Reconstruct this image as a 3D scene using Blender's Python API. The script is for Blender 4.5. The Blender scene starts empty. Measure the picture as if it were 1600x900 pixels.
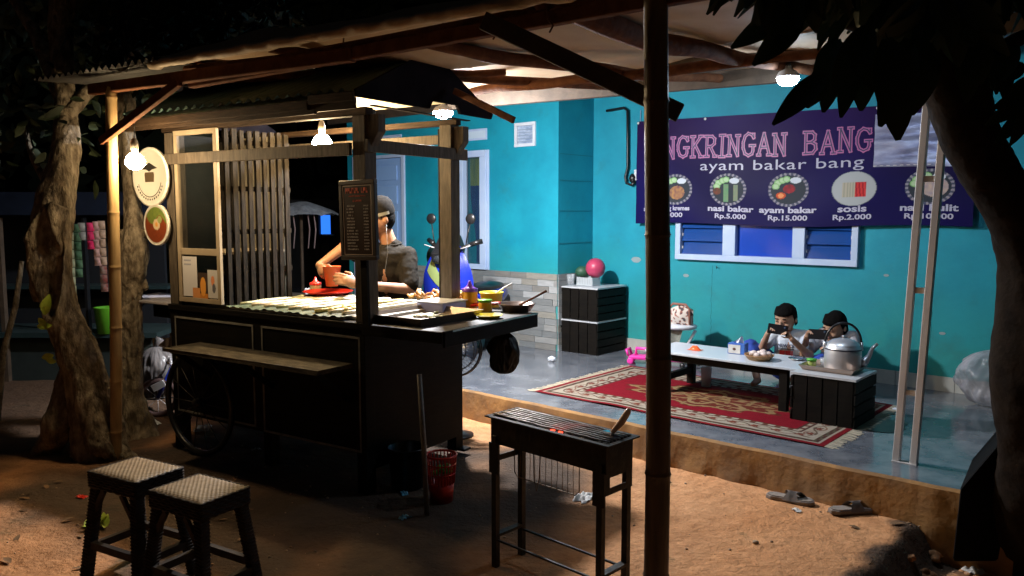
import bpy, math, random
from math import sin, cos, pi, radians, atan, atan2, sqrt
from mathutils import Vector, Matrix, noise
random.seed(7)
SC = bpy.context.scene
COL = SC.collection
# ------------------------------------------------------------------ camera, world, exposure
TH = atan(120 / 1250.0)
cam_d = bpy.data.cameras.new('camera'); cam = bpy.data.objects.new('camera', cam_d); COL.objects.link(cam)
cam_d.sensor_width = 36; cam_d.lens = 28.125; cam_d.clip_start = 0.05; cam_d.clip_end = 500
cam.location = (0, 0, 1.5); cam.rotation_euler = (pi / 2 - TH, 0, 0)
SC.camera = cam
SUN_EL, SUN_ROT = radians(-9), radians(200)
w = bpy.data.worlds.new('World'); SC.world = w; w.use_nodes = True
nt = w.node_tree; bg = nt.nodes['Background']
sky = nt.nodes.new('ShaderNodeTexSky'); sky.sky_type = 'NISHITA'; sky.sun_disc = False
sky.sun_elevation = SUN_EL; sky.sun_rotation = SUN_ROT
nt.links.new(sky.outputs[0], bg.inputs[0]); bg.inputs[1].default_value = 0.05
moon_d = bpy.data.lights.new('moon', 'SUN'); moon_d.energy = 0.012; moon_d.angle = radians(6); moon_d.color = (.7, .82, 1)
moon = bpy.data.objects.new('moon', moon_d); COL.objects.link(moon); moon.rotation_euler = (radians(40), radians(-15), 0)
SC.view_settings.view_transform = 'Standard'; SC.view_settings.look = 'None'
SC.view_settings.exposure = 0.0; SC.view_settings.gamma = 1; SC.view_settings.use_curve_mapping = False
try:
    SC.cycles.use_denoising = True; SC.cycles.denoiser = 'OPENIMAGEDENOISE'
    SC.cycles.max_bounces = 8; SC.cycles.sample_clamp_indirect = 3.0; SC.cycles.use_light_tree = True
except Exception: pass
K_BULB_CART, K_BULB_SIGN, K_LED_CART, K_LED_PORCH, K_WALLWASH = 600.0, 230.0, 1100.0, 85.0, 1.0

# ------------------------------------------------------------------ helpers
def ray(px, py):
    u = (px - 800) / 1250; v = (450 - py) / 1250
    return Vector((u, cos(TH) + v * sin(TH), -sin(TH) + v * cos(TH)))
def G(px, py, z=0):
    r = ray(px, py); t = (z - 1.5) / r.z; return Vector((r.x * t, r.y * t, z))
def D(px, py, Y):
    r = ray(px, py); t = Y / r.y; return Vector((r.x * t, Y, 1.5 + r.z * t))
CA = radians(-32.9); CN = Vector((-.776, 4.125, 0))
HA = radians(-41.23); HO = Vector((.783, 7.775, 0))
CM = Matrix.Translation(CN) @ Matrix.Rotation(CA, 4, 'Z')
HM = Matrix.Translation(HO) @ Matrix.Rotation(HA, 4, 'Z')
CMi = CM.inverted(); HMi = HM.inverted()
def cw(x, y, z): return CM @ Vector((x, y, z))
def hw(x, y, z): return HM @ Vector((x, y, z))
PZ = .2
def nd(t, k, loc=None): return t.nodes.new(k)
MATS = {}
def mat(name, c, rough=.6, metal=0, c2=None, sc=8, bump=0, bsc=40, spec=.5, emit=None, es=0, alpha=1, trans=0, stretch=None, coat=0, detail=4, lo=.35, hi=.65, sss=0, bd=.01):
    if name in MATS: return MATS[name]
    m = bpy.data.materials.new(name); m.use_nodes = True; t = m.node_tree; b = t.nodes['Principled BSDF']
    b.inputs['Base Color'].default_value = (*c, 1); b.inputs['Roughness'].default_value = rough
    b.inputs['Metallic'].default_value = metal; b.inputs['Specular IOR Level'].default_value = spec
    b.inputs['Alpha'].default_value = alpha; b.inputs['Transmission Weight'].default_value = trans
    b.inputs['Coat Weight'].default_value = coat
    if sss: b.inputs['Subsurface Weight'].default_value = sss; b.inputs['Subsurface Scale'].default_value = .01
    if emit: b.inputs['Emission Color'].default_value = (*emit, 1); b.inputs['Emission Strength'].default_value = es
    if c2 or bump:
        tc = nd(t, 'ShaderNodeTexCoord'); mp = nd(t, 'ShaderNodeMapping'); t.links.new(tc.outputs['Object'], mp.inputs[0])
        if stretch: mp.inputs['Scale'].default_value = stretch
    if c2:
        n = nd(t, 'ShaderNodeTexNoise'); n.inputs['Scale'].default_value = sc; n.inputs['Detail'].default_value = detail; n.inputs['Roughness'].default_value = .62
        t.links.new(mp.outputs[0], n.inputs['Vector'])
        r = nd(t, 'ShaderNodeValToRGB'); r.color_ramp.elements[0].position = lo; r.color_ramp.elements[1].position = hi
        r.color_ramp.elements[0].color = (*c, 1); r.color_ramp.elements[1].color = (*c2, 1)
        t.links.new(n.outputs[0], r.inputs[0]); t.links.new(r.outputs[0], b.inputs['Base Color'])
    if bump:
        n2 = nd(t, 'ShaderNodeTexNoise'); n2.inputs['Scale'].default_value = bsc; n2.inputs['Detail'].default_value = 5
        t.links.new(mp.outputs[0], n2.inputs['Vector'])
        bp = nd(t, 'ShaderNodeBump'); bp.inputs['Strength'].default_value = bump; bp.inputs['Distance'].default_value = bd
        t.links.new(n2.outputs[0], bp.inputs['Height']); t.links.new(bp.outputs[0], b.inputs['Normal'])
    MATS[name] = m; return m
def vmat(name, rough=.6, spec=.5, bump=0, bsc=60, metal=0):
    m = mat(name, (1, 1, 1), rough, spec=spec, bump=bump, bsc=bsc, metal=metal); t = m.node_tree
    a = nd(t, 'ShaderNodeAttribute'); a.attribute_name = 'Col'
    t.links.new(a.outputs[0], t.nodes['Principled BSDF'].inputs['Base Color']); return m

class MB:
    def __init__(s): s.v = []; s.f = []; s.m = []; s.smooth = []
    def add(s, vs, fs, mi=0, sm=False):
        o = len(s.v); s.v += [Vector(x) for x in vs]
        for f in fs: s.f.append([o + i for i in f]); s.m.append(mi); s.smooth.append(sm)
        return s
    def box(s, x0, x1, y0, y1, z0, z1, mi=0, M=None, j=0):
        vs = [Vector((x, y, z)) for z in (z0, z1) for y in (y0, y1) for x in (x0, x1)]
        if j: vs = [v + Vector([random.uniform(-j, j) for _ in range(3)]) for v in vs]
        if M: vs = [M @ v for v in vs]
        return s.add(vs, [(0, 2, 3, 1), (4, 5, 7, 6), (0, 1, 5, 4), (2, 6, 7, 3), (0, 4, 6, 2), (1, 3, 7, 5)], mi)
    def bar(s, p0, p1, wd, ht, up=(0, 0, 1), mi=0):
        p0 = Vector(p0); p1 = Vector(p1); d = (p1 - p0); L = d.length; d.normalize(); up = Vector(up)
        sx = d.cross(up); sx = sx.normalized() if sx.length > 1e-4 else Vector((1, 0, 0)); uz = sx.cross(d)
        M = Matrix((sx, d, uz)).transposed().to_4x4(); M.translation = p0
        return s.box(-wd / 2, wd / 2, 0, L, -ht / 2, ht / 2, mi, M)
    def tube(s, pts, rs, n=10, mi=0, cap=True, sm=True, flat=1):
        pts = [Vector(p) for p in pts]
        if not isinstance(rs, (list, tuple)): rs = [rs] * len(pts)
        vs = []; fs = []; N = None
        for i, p in enumerate(pts):
            d = (pts[min(i + 1, len(pts) - 1)] - pts[max(i - 1, 0)]).normalized()
            if N is None:
                N = d.cross(Vector((0, 0, 1)));
                if N.length < 1e-3: N = d.cross(Vector((1, 0, 0)))
            N = (N - d * N.dot(d)).normalized(); B = d.cross(N)
            for k in range(n):
                a = 2 * pi * k / n; vs.append(p + (N * cos(a) + B * sin(a) * flat) * rs[i])
        for i in range(len(pts) - 1):
            for k in range(n): fs.append((i * n + k, i * n + (k + 1) % n, (i + 1) * n + (k + 1) % n, (i + 1) * n + k))
        if cap: fs.append(tuple(range(n))[::-1]); fs.append(tuple((len(pts) - 1) * n + k for k in range(n)))
        return s.add(vs, fs, mi, sm)
    def lathe(s, prof, c=(0, 0, 0), n=24, mi=0, M=None, sx=1, sy=1, sm=True, capb=True, capt=True):
        c = Vector(c); vs = []; fs = []
        for r, z in prof:
            for k in range(n):
                a = 2 * pi * k / n; v = Vector((r * cos(a) * sx, r * sin(a) * sy, z))
                vs.append((M @ v if M else v) + c)
        for i in range(len(prof) - 1):
            for k in range(n): fs.append((i * n + k, i * n + (k + 1) % n, (i + 1) * n + (k + 1) % n, (i + 1) * n + k))
        if capb: fs.append(tuple(range(n))[::-1])
        if capt: fs.append(tuple((len(prof) - 1) * n + k for k in range(n)))
        return s.add(vs, fs, mi, sm)
    def ell(s, c, r, M=None, n=16, m=10, mi=0):
        prof = [(max(1e-4, sin(pi * i / m)), -cos(pi * i / m)) for i in range(m + 1)]
        S = Matrix.Diagonal((r[0], r[1], r[2], 1)); return s.lathe(prof, c, n, mi, (M @ S) if M else S)
    def cap(s, p0, p1, r0, r1, n=14):
        p0 = Vector(p0); p1 = Vector(p1); d = (p1 - p0).normalized(); pts = []; rs = []
        for i in range(5):
            a = pi / 2 * i / 4; pts.append(p0 - d * r0 * cos(a)); rs.append(max(1e-4, r0 * sin(a)))
        for i in range(5):
            a = pi / 2 * i / 4; pts.append(p1 + d * r1 * sin(a)); rs.append(max(1e-4, r1 * cos(a)))
        return s.tube(pts, rs, n)
    def grid(s, nx, ny, fn, mi=0, sm=True):
        vs = [fn(i / nx, j / ny) for j in range(ny + 1) for i in range(nx + 1)]
        fs = [(j * (nx + 1) + i, j * (nx + 1) + i + 1, (j + 1) * (nx + 1) + i + 1, (j + 1) * (nx + 1) + i) for j in range(ny) for i in range(nx)]
        return s.add(vs, fs, mi, sm)
    def slab(s, outline, z0, z1, mi=0, M=None):
        n = len(outline); vs = [Vector((x, y, z)) for z in (z0, z1) for x, y in outline]
        if M: vs = [M @ v for v in vs]
        fs = [tuple(range(n))[::-1], tuple(range(n, 2 * n))] + [(k, (k + 1) % n, n + (k + 1) % n, n + k) for k in range(n)]
        return s.add(vs, fs, mi)
    def build(s, name, m, parent=None, loc=None, rotz=None, off=None, colf=None, bevel=0, kind=None, label=None):
        me = bpy.data.meshes.new(name)
        vs = [v - off for v in s.v] if off is not None else s.v
        me.from_pydata([tuple(v) for v in vs], [], s.f)
        for x in (m if isinstance(m, (list, tuple)) else [m]): me.materials.append(x)
        me.polygons.foreach_set('material_index', s.m); me.polygons.foreach_set('use_smooth', s.smooth)
        if colf:
            a = me.color_attributes.new('Col', 'FLOAT_COLOR', 'POINT')
            buf = []
            for v in vs: buf += [*colf(v), 1.0]
            a.data.foreach_set('color', buf)
        me.update()
        o = bpy.data.objects.new(name, me); COL.objects.link(o)
        if parent: o.parent = parent
        if loc is not None: o.location = loc
        if rotz is not None: o.rotation_euler = (0, 0, rotz)
        if bevel:
            b = o.modifiers.new('bevel', 'BEVEL'); b.width = bevel; b.segments = 2; b.limit_method = 'ANGLE'
        if kind: o['kind'] = kind
        if label: o['label'] = label
        return o
def tag(o, label=None, cat=None, group=None, kind=None):
    if label: o['label'] = label
    if cat: o['category'] = cat
    if group: o['group'] = group
    if kind: o['kind'] = kind
    return o
def thing(name, label, cat, loc=(0, 0, 0), rz=0, group=None):
    o = bpy.data.objects.new(name, None); o.empty_display_size = .05; COL.objects.link(o)
    o.location = loc; o.rotation_euler = (0, 0, rz); return tag(o, label, cat, group)
def box(name, m, parent, x0, x1, y0, y1, z0, z1, bevel=0, label=None):
    return MB().box(x0, x1, y0, y1, z0, z1).build(name, m, parent, bevel=bevel, label=label)
def shared(o, parent, M=None, name=None):
    c = o.copy(); COL.objects.link(c); c.parent = parent
    if M is not None: c.matrix_local = M
    return c
def copy_tree(o, parent=None):
    c = o.copy(); COL.objects.link(c)
    if parent: c.parent = parent
    for ch in [x for x in bpy.data.objects if x.parent == o]: copy_tree(ch, c)
    return c
FOLD = bpy.data.textures.new('folds', 'CLOUDS'); FOLD.noise_scale = .045; FOLD.noise_depth = 2
def soft(o, voxel=.005, it=6, folds=0):
    r = o.modifiers.new('r', 'REMESH'); r.mode = 'VOXEL'; r.voxel_size = voxel; r.use_smooth_shade = True
    s = o.modifiers.new('s', 'SMOOTH'); s.iterations = it; s.factor = .5
    if folds:
        d = o.modifiers.new('d', 'DISPLACE'); d.texture = FOLD; d.strength = folds; d.mid_level = .5; d.texture_coords = 'LOCAL'
    return o
def textmesh(name, txt, size, m, parent, fn, bold=0, sx=1, align='CENTER', th=.0, offset=0, spacing=1):
    """flat lettering; fn maps (x, z) in the text plane to a point"""
    cu = bpy.data.curves.new(name, 'FONT'); cu.body = txt; cu.size = size; cu.align_x = align; cu.offset = bold; cu.resolution_u = 3; cu.space_character = spacing
    o = bpy.data.objects.new('tmp', cu); COL.objects.link(o)
    dg = bpy.context.evaluated_depsgraph_get(); me = bpy.data.meshes.new_from_object(o.evaluated_get(dg))
    bpy.data.objects.remove(o); me.name = name
    for v in me.vertices: v.co = fn(v.co.x * sx, v.co.y)
    me.materials.clear(); me.materials.append(m)
    ob = bpy.data.objects.new(name, me); COL.objects.link(ob); ob.parent = parent; return ob
def textwords(name, txt, size, m, parent, fn, bold=0, sx=1, spacing=1):
    '''centred lettering, one flat object per word'''
    def width(t):
        cu = bpy.data.curves.new('w', 'FONT'); cu.body = t; cu.size = size; cu.offset = bold; cu.space_character = spacing; o = bpy.data.objects.new('w', cu); COL.objects.link(o)
        me = bpy.data.meshes.new_from_object(o.evaluated_get(bpy.context.evaluated_depsgraph_get())); bpy.data.objects.remove(o); r = max(v.co.x for v in me.vertices); bpy.data.meshes.remove(me); return r
    W_ = width(txt); ws = txt.split()
    for i, wd in enumerate(ws):
        x0 = width(' '.join(ws[:i + 1])) - width(wd)
        textmesh(name, wd, size, m, parent, lambda u, v: fn(u + (x0 - W_ / 2) * sx, v), bold=bold, sx=sx, align='LEFT', spacing=spacing)
def hand(mb, wrist, dirv, nrm, s=1.0, curl=.5, thumb=1, spread=.12):
    """palm, four unequal fingers bent towards -nrm, and a thumb leaving the side of the palm"""
    wrist = Vector(wrist); d = Vector(dirv).normalized(); n = Vector(nrm); n = (n - d * n.dot(d)).normalized(); sd = d.cross(n) * thumb
    L = .09 * s; c = wrist + d * L * .5
    M = Matrix((sd, d, n)).transposed().to_4x4()
    mb.ell(c, (.038 * s, .052 * s, .016 * s), M, 14, 8)
    for k, (o, ln) in enumerate(((.028, .066), (.010, .076), (-.010, .071), (-.028, .056))):
        p = wrist + d * L * .92 + sd * o * s; r = .0085 * s; a = curl * (.8 + .12 * k)
        dd = (d + sd * o * spread * 8).normalized()
        q = p + (dd * cos(a) - n * sin(a)) * ln * s * .5; q2 = q + (dd * cos(2.1 * a) - n * sin(2.1 * a)) * ln * s * .5
        mb.cap(p - d * .012 * s, q, r * 1.1, r, 8); mb.cap(q, q2, r, r * .8, 8)
    p = wrist + d * L * .35 + sd * .03 * s; q = p + (sd * .6 + d * .6 - n * .35).normalized() * .04 * s; q2 = q + (sd * .1 + d * .8 - n * .5).normalized() * .032 * s
    mb.cap(p - sd * .012 * s, q, .012 * s, .01 * s, 8); mb.cap(q, q2, .01 * s, .008 * s, 8)

# ------------------------------------------------------------------ materials
M_black = mat('black_stained_wood', (.0045, .004, .0036), .6, c2=(.010, .008, .006), sc=6, stretch=(1, 1, 8), bump=.25, bsc=30, spec=.10)
M_post = mat('dark_post_wood', (.06, .047, .034), .6, c2=(.12, .096, .07), sc=9, stretch=(6, 6, .8), bump=.3, bsc=40, spec=.2)
M_slat = mat('grey_black_slat_wood', (.005, .0038, .0025), .75, c2=(.019, .0145, .0095), sc=12, stretch=(5, 5, .9), bump=.35, bsc=40, spec=.12)
M_fascia = mat('brown_roof_board', (.024, .014, .008), .7, c2=(.055, .034, .02), sc=10, stretch=(.8, 6, 6), bump=.3, spec=.15)
M_bamboo = mat('bamboo', (.34, .21, .085), .5, c2=(.48, .32, .14), sc=10, stretch=(3, 3, .4), bump=.2, bsc=30)
M_bamboo2 = mat('dark_bamboo', (.07, .042, .02), .5, c2=(.13, .075, .035), sc=10, stretch=(3, 3, .4), bump=.3, bsc=30)
M_branch = mat('red_brown_branch', (.09, .034, .016), .85, c2=(.16, .065, .03), sc=14, bump=.5, bsc=30, spec=.12)
M_plank = mat('dark_plank', (.05, .033, .02), .7, c2=(.09, .06, .038), sc=10, bump=.3)
M_bark = mat('bark', (.11, .085, .058), .95, c2=(.34, .28, .20), sc=20, stretch=(1, 1, .45), bump=1.0, bsc=38, detail=12, spec=.1, lo=.40, hi=.64, bd=.03)
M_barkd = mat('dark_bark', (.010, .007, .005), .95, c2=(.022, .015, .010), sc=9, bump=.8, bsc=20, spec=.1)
M_white = mat('white_paint', (.62, .66, .72), .45, c2=(.72, .75, .8), sc=5)
M_wframe = mat('pale_blue_frame_paint', (.42, .55, .78), .45, c2=(.5, .62, .82), sc=4)
M_door = mat('pale_blue_door_paint', (.24, .42, .74), .5, c2=(.30, .48, .78), sc=3)
M_alu = mat('cream_painted_frame', (.28, .225, .15), .5, c2=(.36, .29, .2), sc=6, spec=.2)
M_steel = mat('galvanised_steel', (.56, .54, .55), .5, .15, c2=(.70, .68, .68), sc=12, stretch=(1, 1, .3))
M_inox = mat('stainless', (.62, .60, .58), .22, 1.0)
M_alum = mat('beaten_aluminium', (.80, .81, .84), .38, .75, c2=(.66, .67, .70), sc=9, bump=.15, bsc=12)
M_blackmetal = mat('sooty_iron', (.012, .011, .010), .5, .4, c2=(.03, .024, .02), sc=20, bump=.3)
M_blackplastic = mat('black_plastic', (.01, .01, .011), .35)
M_glass = mat('window_glass', (.02, .03, .035), .05, alpha=.14, spec=.6)
M_clear = mat('clear_plastic', (.8, .85, .9), .15, alpha=.28)
M_soil = None
M_skin = mat('skin', (.33, .16, .085), .5, c2=(.40, .21, .12), sc=20, sss=.12)
M_skink = mat('child_skin', (.40, .23, .15), .5, c2=(.46, .28, .19), sc=20, sss=.12)
M_hair = mat('black_hair', (.004, .0035, .0035), .85, bump=.6, bsc=160, spec=.08)
M_tee = mat('charcoal_shirt_cloth', (.016, .0145, .0125), .9, c2=(.024, .021, .018), sc=30, bump=.15, bsc=60, spec=.05)
M_cap = mat('dark_cap_cloth', (.010, .009, .0085), .95, c2=(.016, .0145, .0135), sc=60, bump=.2, bsc=200, spec=.04)
M_red = mat('red_plastic', (.62, .03, .015), .3)
M_orange = mat('orange_plastic', (.85, .13, .03), .35)
M_yellow = mat('yellow_plastic', (.82, .66, .02), .35)
M_purple = mat('purple_plastic', (.25, .08, .5), .35)
M_green = mat('green_plastic', (.08, .38, .04), .4)
M_blue = mat('blue_gloss_plastic', (.01, .025, .32), .2, coat=.6)
M_lblue = mat('light_blue_plastic', (.15, .45, .62), .3)
M_lime = mat('lime_decal', (.20, .25, .09), .35)
M_pink = mat('pink_plastic', (.82, .04, .38), .35)
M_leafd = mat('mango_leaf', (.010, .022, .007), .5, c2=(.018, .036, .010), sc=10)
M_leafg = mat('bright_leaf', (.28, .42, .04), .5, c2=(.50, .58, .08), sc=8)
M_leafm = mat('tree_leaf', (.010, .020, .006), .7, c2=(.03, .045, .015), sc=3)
M_paper = mat('crumpled_paper', (.55, .53, .5), .7, c2=(.68, .66, .62), sc=20)
M_poly = mat('thin_plastic_bag', (.42, .40, .42), .25, c2=(.6, .58, .6), sc=8, bump=.5, bsc=18, alpha=.8)
M_dpoly = mat('grey_plastic_bag', (.10, .09, .09), .25, c2=(.22, .2, .19), sc=8, bump=.5, bsc=18)
M_red_text = mat('red_print', (.95, .16, .07), .5)
M_wtext = mat('white_print', (.85, .82, .78), .5)
M_navy = mat('navy_print', (.01, .012, .05), .5)
M_food = mat('grilled_food', (.36, .14, .04), .4, c2=(.6, .32, .10), sc=40, bump=.5, bsc=60)
M_wicker = mat('wicker', (.30, .15, .06), .6, c2=(.42, .24, .1), sc=60, bump=.5, bsc=150)

def emitter(name, c, s):
    m = bpy.data.materials.new(name); m.use_nodes = True; t = m.node_tree
    for n in list(t.nodes): t.nodes.remove(n)
    e = nd(t, 'ShaderNodeEmission'); o = nd(t, 'ShaderNodeOutputMaterial'); e.inputs[0].default_value = (*c, 1); e.inputs[1].default_value = s
    t.links.new(e.outputs[0], o.inputs[0]); return m
# ================================================================== SETTING
def sstep(a, b, x):
    t = min(1, max(0, (x - a) / (b - a) if b != a else 0)); return t * t * (3 - 2 * t)
EA = Vector((2.02, 3.81)); EB = Vector((1.40, 3.14)); EN = Vector((EB.y - EA.y, -(EB.x - EA.x))).normalized()  # normal of the soil ledge
if EN.x < 0: EN = -EN
def gz(x, y):
    d = (Vector((x, y)) - EA).dot(EN)
    d += .05 * noise.noise((x * 5, y * 5, 3))
    z = -.15 * sstep(-.02, .13, d) if y < 4.6 else -.15 * sstep(-.02, .13, d)
    z += .010 * noise.noise((x * 2.2, y * 2.2, 0)) + .004 * noise.noise((x * 9, y * 9, 1))
    if x < -1.2: z += .012 * noise.noise((x * 6, y * 6, 7)) - .02 * max(0, noise.noise((x * 7.5, y * 7.5, 9)) - .35)
    if d > .1: z += .02 * noise.noise((x * 8, y * 8, 4)) + .01 * noise.noise((x * 20, y * 20, 4))
    return z
def ground_mat():
    m = bpy.data.materials.new('soil'); m.use_nodes = True; t = m.node_tree; b = t.nodes['Principled BSDF']; b.inputs['Roughness'].default_value = .9; b.inputs['Specular IOR Level'].default_value = .2
    tc = nd(t, 'ShaderNodeTexCoord')
    def noi(s, det=6):
        n = nd(t, 'ShaderNodeTexNoise'); n.inputs['Scale'].default_value = s; n.inputs['Detail'].default_value = det; n.inputs['Roughness'].default_value = .65; t.links.new(tc.outputs['Object'], n.inputs['Vector']); return n
    def ramp(n, p0, c0, p1, c1):
        r = nd(t, 'ShaderNodeValToRGB'); r.color_ramp.elements[0].position = p0; r.color_ramp.elements[1].position = p1
        r.color_ramp.elements[0].color = (*c0, 1); r.color_ramp.elements[1].color = (*c1, 1); t.links.new(n.outputs[0], r.inputs[0]); return r
    a = ramp(noi(1.3), .3, (.52, .235, .095), .7, (.70, .37, .18))
    b2 = ramp(noi(14), .35, (.55, .5, .45), .62, (1, 1, 1))
    mx = nd(t, 'ShaderNodeMixRGB'); mx.blend_type = 'MULTIPLY'; mx.inputs[0].default_value = .55; t.links.new(a.outputs[0], mx.inputs[1]); t.links.new(b2.outputs[0], mx.inputs[2])
    # small moss and grass stains
    ms = ramp(noi(2.6, 8), .60, (0, 0, 0), .70, (1, 1, 1))
    m2 = nd(t, 'ShaderNodeMixRGB'); t.links.new(ms.outputs[0], m2.inputs[0]); t.links.new(mx.outputs[0], m2.inputs[1]); m2.inputs[2].default_value = (.13, .10, .04, 1)
    # pale crumbs
    v = nd(t, 'ShaderNodeTexVoronoi'); v.inputs['Scale'].default_value = 22; t.links.new(tc.outputs['Object'], v.inputs['Vector'])
    vr = nd(t, 'ShaderNodeValToRGB'); vr.color_ramp.elements[0].position = .05; vr.color_ramp.elements[1].position = .09; vr.color_ramp.elements[0].color = (1, 1, 1, 1); vr.color_ramp.elements[1].color = (0, 0, 0, 1); t.links.new(v.outputs['Distance'], vr.inputs[0])
    g = nd(t, 'ShaderNodeMath'); g.operation = 'MULTIPLY'; t.links.new(vr.outputs[0], g.inputs[0]); g.inputs[1].default_value = .45
    m3 = nd(t, 'ShaderNodeMixRGB'); t.links.new(g.outputs[0], m3.inputs[0]); t.links.new(m2.outputs[0], m3.inputs[1]); m3.inputs[2].default_value = (.62, .44, .28, 1)
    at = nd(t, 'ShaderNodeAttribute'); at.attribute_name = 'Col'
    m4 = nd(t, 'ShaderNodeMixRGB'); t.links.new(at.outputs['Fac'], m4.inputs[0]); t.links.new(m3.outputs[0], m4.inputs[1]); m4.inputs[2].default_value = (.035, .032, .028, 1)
    t.links.new(m4.outputs[0], b.inputs['Base Color'])
    bp = nd(t, 'ShaderNodeBump'); bp.inputs['Strength'].default_value = .7; bp.inputs['Distance'].default_value = .014
    nn = noi(45, 8); t.links.new(nn.outputs[0], bp.inputs['Height'])
    bq = nd(t, 'ShaderNodeBump'); bq.inputs['Strength'].default_value = .8; bq.inputs['Distance'].default_value = .035; n9 = noi(7.5, 5); t.links.new(n9.outputs[0], bq.inputs['Height']); t.links.new(bp.outputs[0], bq.inputs['Normal']); t.links.new(bq.outputs[0], b.inputs['Normal'])
    return m
M_soil = ground_mat()
def axis(pts):
    out = []
    for a, b, s in pts:
        n = max(1, round((b - a) / s)); out += [a + (b - a) * i / n for i in range(n)]
    return out + [pts[-1][1]]
xs = axis([(-120, -20, 20), (-20, -6, 1), (-6, -3.2, .12), (-3.2, 3.2, .04), (3.2, 6, .2), (6, 20, 2), (20, 120, 20)])
ys = axis([(-20, 0, 4), (0, 1.6, .3), (1.6, 6.2, .04), (6.2, 12, .25), (12, 40, 4), (40, 200, 20)])
def ash_shade(v):     # ashy soot under the cart, shade painted in beyond it; moss on the ledge
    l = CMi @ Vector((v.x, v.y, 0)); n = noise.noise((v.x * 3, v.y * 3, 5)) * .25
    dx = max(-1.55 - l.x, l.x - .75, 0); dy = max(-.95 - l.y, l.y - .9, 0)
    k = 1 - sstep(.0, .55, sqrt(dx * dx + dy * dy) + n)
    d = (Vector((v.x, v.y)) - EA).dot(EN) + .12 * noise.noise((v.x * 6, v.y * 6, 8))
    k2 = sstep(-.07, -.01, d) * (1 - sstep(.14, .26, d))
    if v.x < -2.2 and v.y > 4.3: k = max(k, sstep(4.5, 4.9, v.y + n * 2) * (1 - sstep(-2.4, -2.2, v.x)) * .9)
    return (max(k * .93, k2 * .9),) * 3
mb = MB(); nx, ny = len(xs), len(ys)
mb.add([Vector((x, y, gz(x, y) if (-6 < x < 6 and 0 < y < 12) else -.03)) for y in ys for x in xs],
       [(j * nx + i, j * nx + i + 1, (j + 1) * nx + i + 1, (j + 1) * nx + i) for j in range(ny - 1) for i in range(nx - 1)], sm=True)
mb.build('ground', M_soil, colf=ash_shade, kind='structure')
# porch floor: cement slab with a soil-stained riser
M_floor = mat('porch_cement', (.10, .11, .13), .15, c2=(.17, .18, .20), sc=5, bump=.12, bsc=7, detail=12, spec=.9, lo=.42, hi=.60)
M_riser = mat('soil_stained_riser', (.34, .18, .06), .9, c2=(.22, .12, .05), sc=5, bump=.45, bsc=30, detail=8, lo=.4, hi=.6)
mb = MB(); X0, X1, T0 = -9.0, 3.95, -2.26
N = 620
def edge(s): return T0 + .015 * noise.noise((s * 3, 0, 2)) + .006 * noise.noise((s * 14, 0, 2))
rows = []
for i in range(N + 1):
    s = X0 + (X1 - X0) * i / N; t = edge(s); b = t - .03 * abs(noise.noise((s * 4, 5, 2))) - .012
    rows.append([(s, 1.5, PZ), (s, t + .02, PZ), (s, t, PZ - .012), (s, t - .010 + .006 * noise.noise((s * 7, 1, 1)), PZ * .70), (s, t - .014 + .008 * noise.noise((s * 8, 3, 1)), PZ * .40), (s, b - .01 + .006 * noise.noise((s * 11, 7, 1)), PZ * .15), (s, b - .015, -.02), (s, b - .04, -.30)])
mb.add([hw(*rows[i][k]) for i in range(N + 1) for k in (0, 1)], [(2 * i, 2 * i + 1, 2 * i + 3, 2 * i + 2) for i in range(N)], 0)
for k0 in (1, 2):
    ks = (1, 2) if k0 == 1 else (2, 3, 4, 5, 6, 7); n_ = len(ks)
    mb.add([hw(*rows[i][k]) for i in range(N + 1) for k in ks], [(n_ * i + j, n_ * i + j + 1, n_ * (i + 1) + j + 1, n_ * (i + 1) + j) for i in range(N) for j in range(n_ - 1)], 1, True)
e = rows[-1]; mb.add([hw(*e[0]), hw(*e[1]), hw(e[1][0], e[1][1], -.3), hw(e[0][0], e[0][1], -.3)], [(0, 1, 2, 3)], 1)
mb.build('porch_floor', [M_floor, M_riser], kind='structure')
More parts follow.
